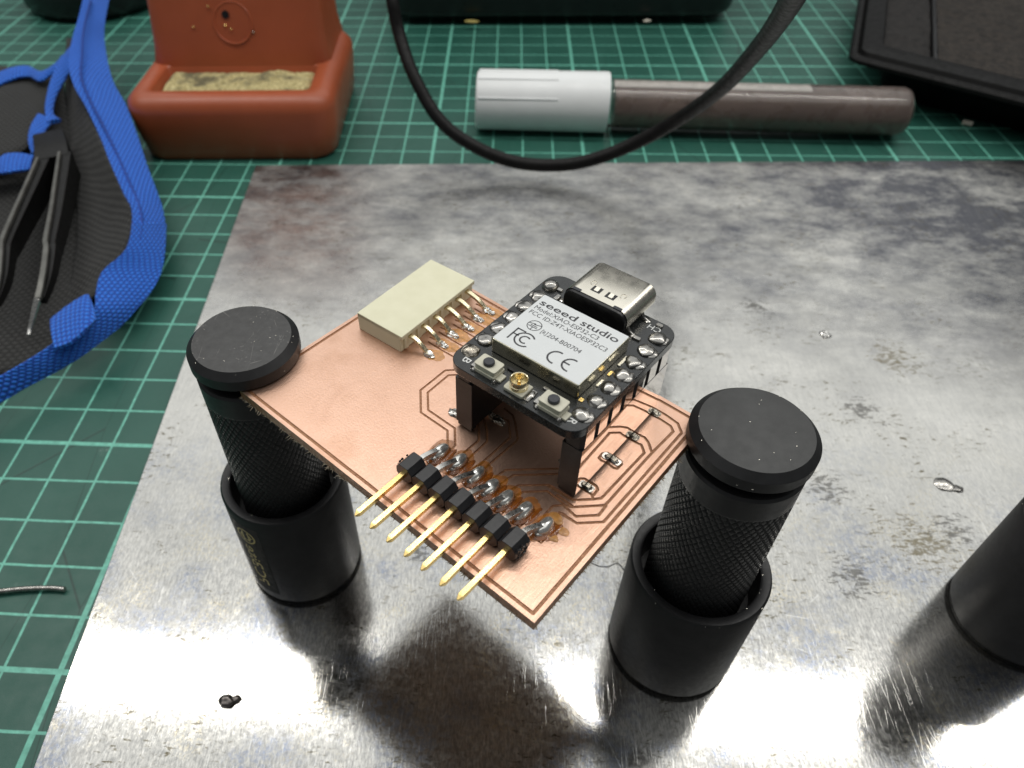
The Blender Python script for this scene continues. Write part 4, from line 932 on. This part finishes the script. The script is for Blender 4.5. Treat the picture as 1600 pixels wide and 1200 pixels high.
for u, v, z in ((142, 0, 28.3), (131, 45, 27), (128, 90, 24.4), (127, 120, 22.6), (140, 155, 20.2), (158, 190, 18.7), (180, 235, 16.6), (200, 280, 15), (215, 315, 13.2), (222, 345, 12.4), (218, 375, 11.6)): cb.append(PO.loc(px(u, v, z + .55)))
b = MB(); b.tube(smooth_path(cb, 5), .38, 6); MT['stitch'] = simple("dark_blue_thread", (.008, .05, .30), .7); obj("seam_stitching", b, 'stitch', PO)

# tweezers standing in the pouch, edge up
TW = Frame("tweezers", -60, 60, 0); tag(TW, "black tweezers with one bare silver tip, lying in the tool pouch", "tweezers")
def blade(name, pts, mat, th, dep):
    P = smooth_path([TW.loc(px(*p)) for p in pts], 6); n = len(P); b = MB(); rings = []
    for k, p in enumerate(P):
        t = (P[min(k + 1, n - 1)] - P[max(k - 1, 0)]).normalized(); a = Vector((t.y, -t.x, 0)).normalized(); s_ = k / (n - 1); w_ = th[0] + (th[1] - th[0]) * s_; d_ = dep[0] + (dep[1] - dep[0]) * s_
        rings.append([p - a * w_ * .5, p + a * w_ * .5, p + a * w_ * .5 - Vector((0, 0, d_)), p - a * w_ * .5 - Vector((0, 0, d_))])
    b.loft(rings); return obj(name, b, mat, TW, bevel=.15)
b1 = [(92, 236, 15), (84, 290, 15), (78, 330, 15), (70, 372, 15), (71, 385, 15), (66, 425, 14), (58, 465, 12)]
b2 = [(58, 245, 15), (38, 290, 15), (20, 330, 15), (2, 372, 15), (0, 388, 15), (-4, 430, 14), (-14, 470, 13)]
for nm, bb_ in (("arm", b1), ("arm", b2)):
    blade(nm, [(u + 9, v + 2, z - 1.2) for u, v, z in bb_[:-1]] + [(bb_[-1][0] + 6, bb_[-1][1], bb_[-1][2] - 1)], 'tweez', (3.8, 1.3), (8.0, 2.0))
    blade("bare_edge", [(u, v, z) for u, v, z in bb_], 'tweez_edge', (.9, 1.5), (1.2, 1.0))
blade("silver_tip", [(57, 466, 12.2), (51, 490, 9.5), (46, 512, 7), (45, 523, 6)], 'silver_tip', (1.9, .6), (1.0, .7))
q = MB(); p = TW.loc(px(45, 522, 6)); q.blob((p.x, p.y, p.z), (.55, .55, .5), .1, 1, 2, 1); obj("ball_end", q, 'silver_tip', TW)
blade("bridge", [(74, 205, 13), (78, 225, 14), (80, 245, 14)], 'tweez', (9, 10), (9, 8))

# ------------------------------------------------------------------ crumbs of solder, wire and dirt
q = MB(); p = px(355, 1096, ZPL); q.blob((p.x, p.y, ZPL + .35), (1.35, .95, .6), .35, 1.2, 4, 3, ZPL + .01, Matrix.Rotation(.1, 4, 'Z')); q.blob((p.x + 1.15, p.y + .25, ZPL + .35), (1.1, .62, .38), .3, 1.5, 3, 8, ZPL + .01, Matrix.Rotation(.35, 4, 'Z'))
MT['lead'] = simple("dark_lead", (.16, .145, .135), .3, 1, .3, 1.2, .3, 1.5, bd=.2)
tag(obj("solder_blob", q, 'lead'), "dark teardrop of old solder lying on the steel plate near the bottom left", "solder blob")
q = MB(); p = px(1475, 757, ZPL); q.blob((p.x, p.y, ZPL), (1.9, 1.6, .45), .4, 1.2, 4, 3, ZPL + .01); q.blob((p.x + 2.2, p.y - 1.1, ZPL), (1.1, .9, .4), .5, 1.6, 3, 4, ZPL + .01)
tag(obj("solder_splash", q, 'tin'), "flat shiny solder splash on the plate above the right hand holder", "solder splash")
for u, v, r, lb in ((1290, 523, 1.5, "small pale lumpy splash of solder on the plate below the cable"), (1188, 314, .8, "tiny white solder fleck near the back edge of the plate"), (1237, 382, .55, "tiniest solder bead on the plate between the fleck and the splash")):
    q = MB(); p = px(u, v, ZPL)
    for k in range(9 if r > 1 else 2):
        q.blob((p.x + random.uniform(-.6, .6) * r, p.y + random.uniform(-.6, .6) * r, ZPL), (r * .45, r * .45, r * .3), .5, 2, 2, k + u, ZPL + .01)
    tag(obj("solder_splash", q, 'crumb' if r < 1 else 'silver_tip'), lb, "solder splash")
w0 = [px(-60, 930, .9), px(0, 924, .8), px(40, 920, .75), px(80, 919, .7), px(101, 921, .7)]
q = MB(); q.tube(smooth_path(w0, 6), .52, 14); WI = tag(obj("solder_wire", q, 'tin'), "short silver solder wire end on the mat at the left edge", "solder wire")
q = MB(); p = px(1512, 192, .8); M_ = Matrix.Rotation(-.5, 4, 'Z'); q.tube([p + M_ @ Vector((-1.6, 0, 0)), p + M_ @ Vector((1.6, 0, 0))], .85, 12)
tag(obj("crumb", q, 'crumb', bevel=.2), "small cream coloured plastic offcut on the mat under the black tray", "crumb")
for pts, lb in (([(918, 876), (935, 884), (950, 885), (965, 880), (978, 893), (990, 899)], "fine dark hair on the plate beside the centre right holder"),):
    q = MB(); q.tube(smooth_path([px(u, v, ZPL + .1) for u, v in pts], 6), .06, 5); tag(obj("hair", q, 'cable'), lb, "hair")
# print on the mat and soot specks on the plate are in their materials
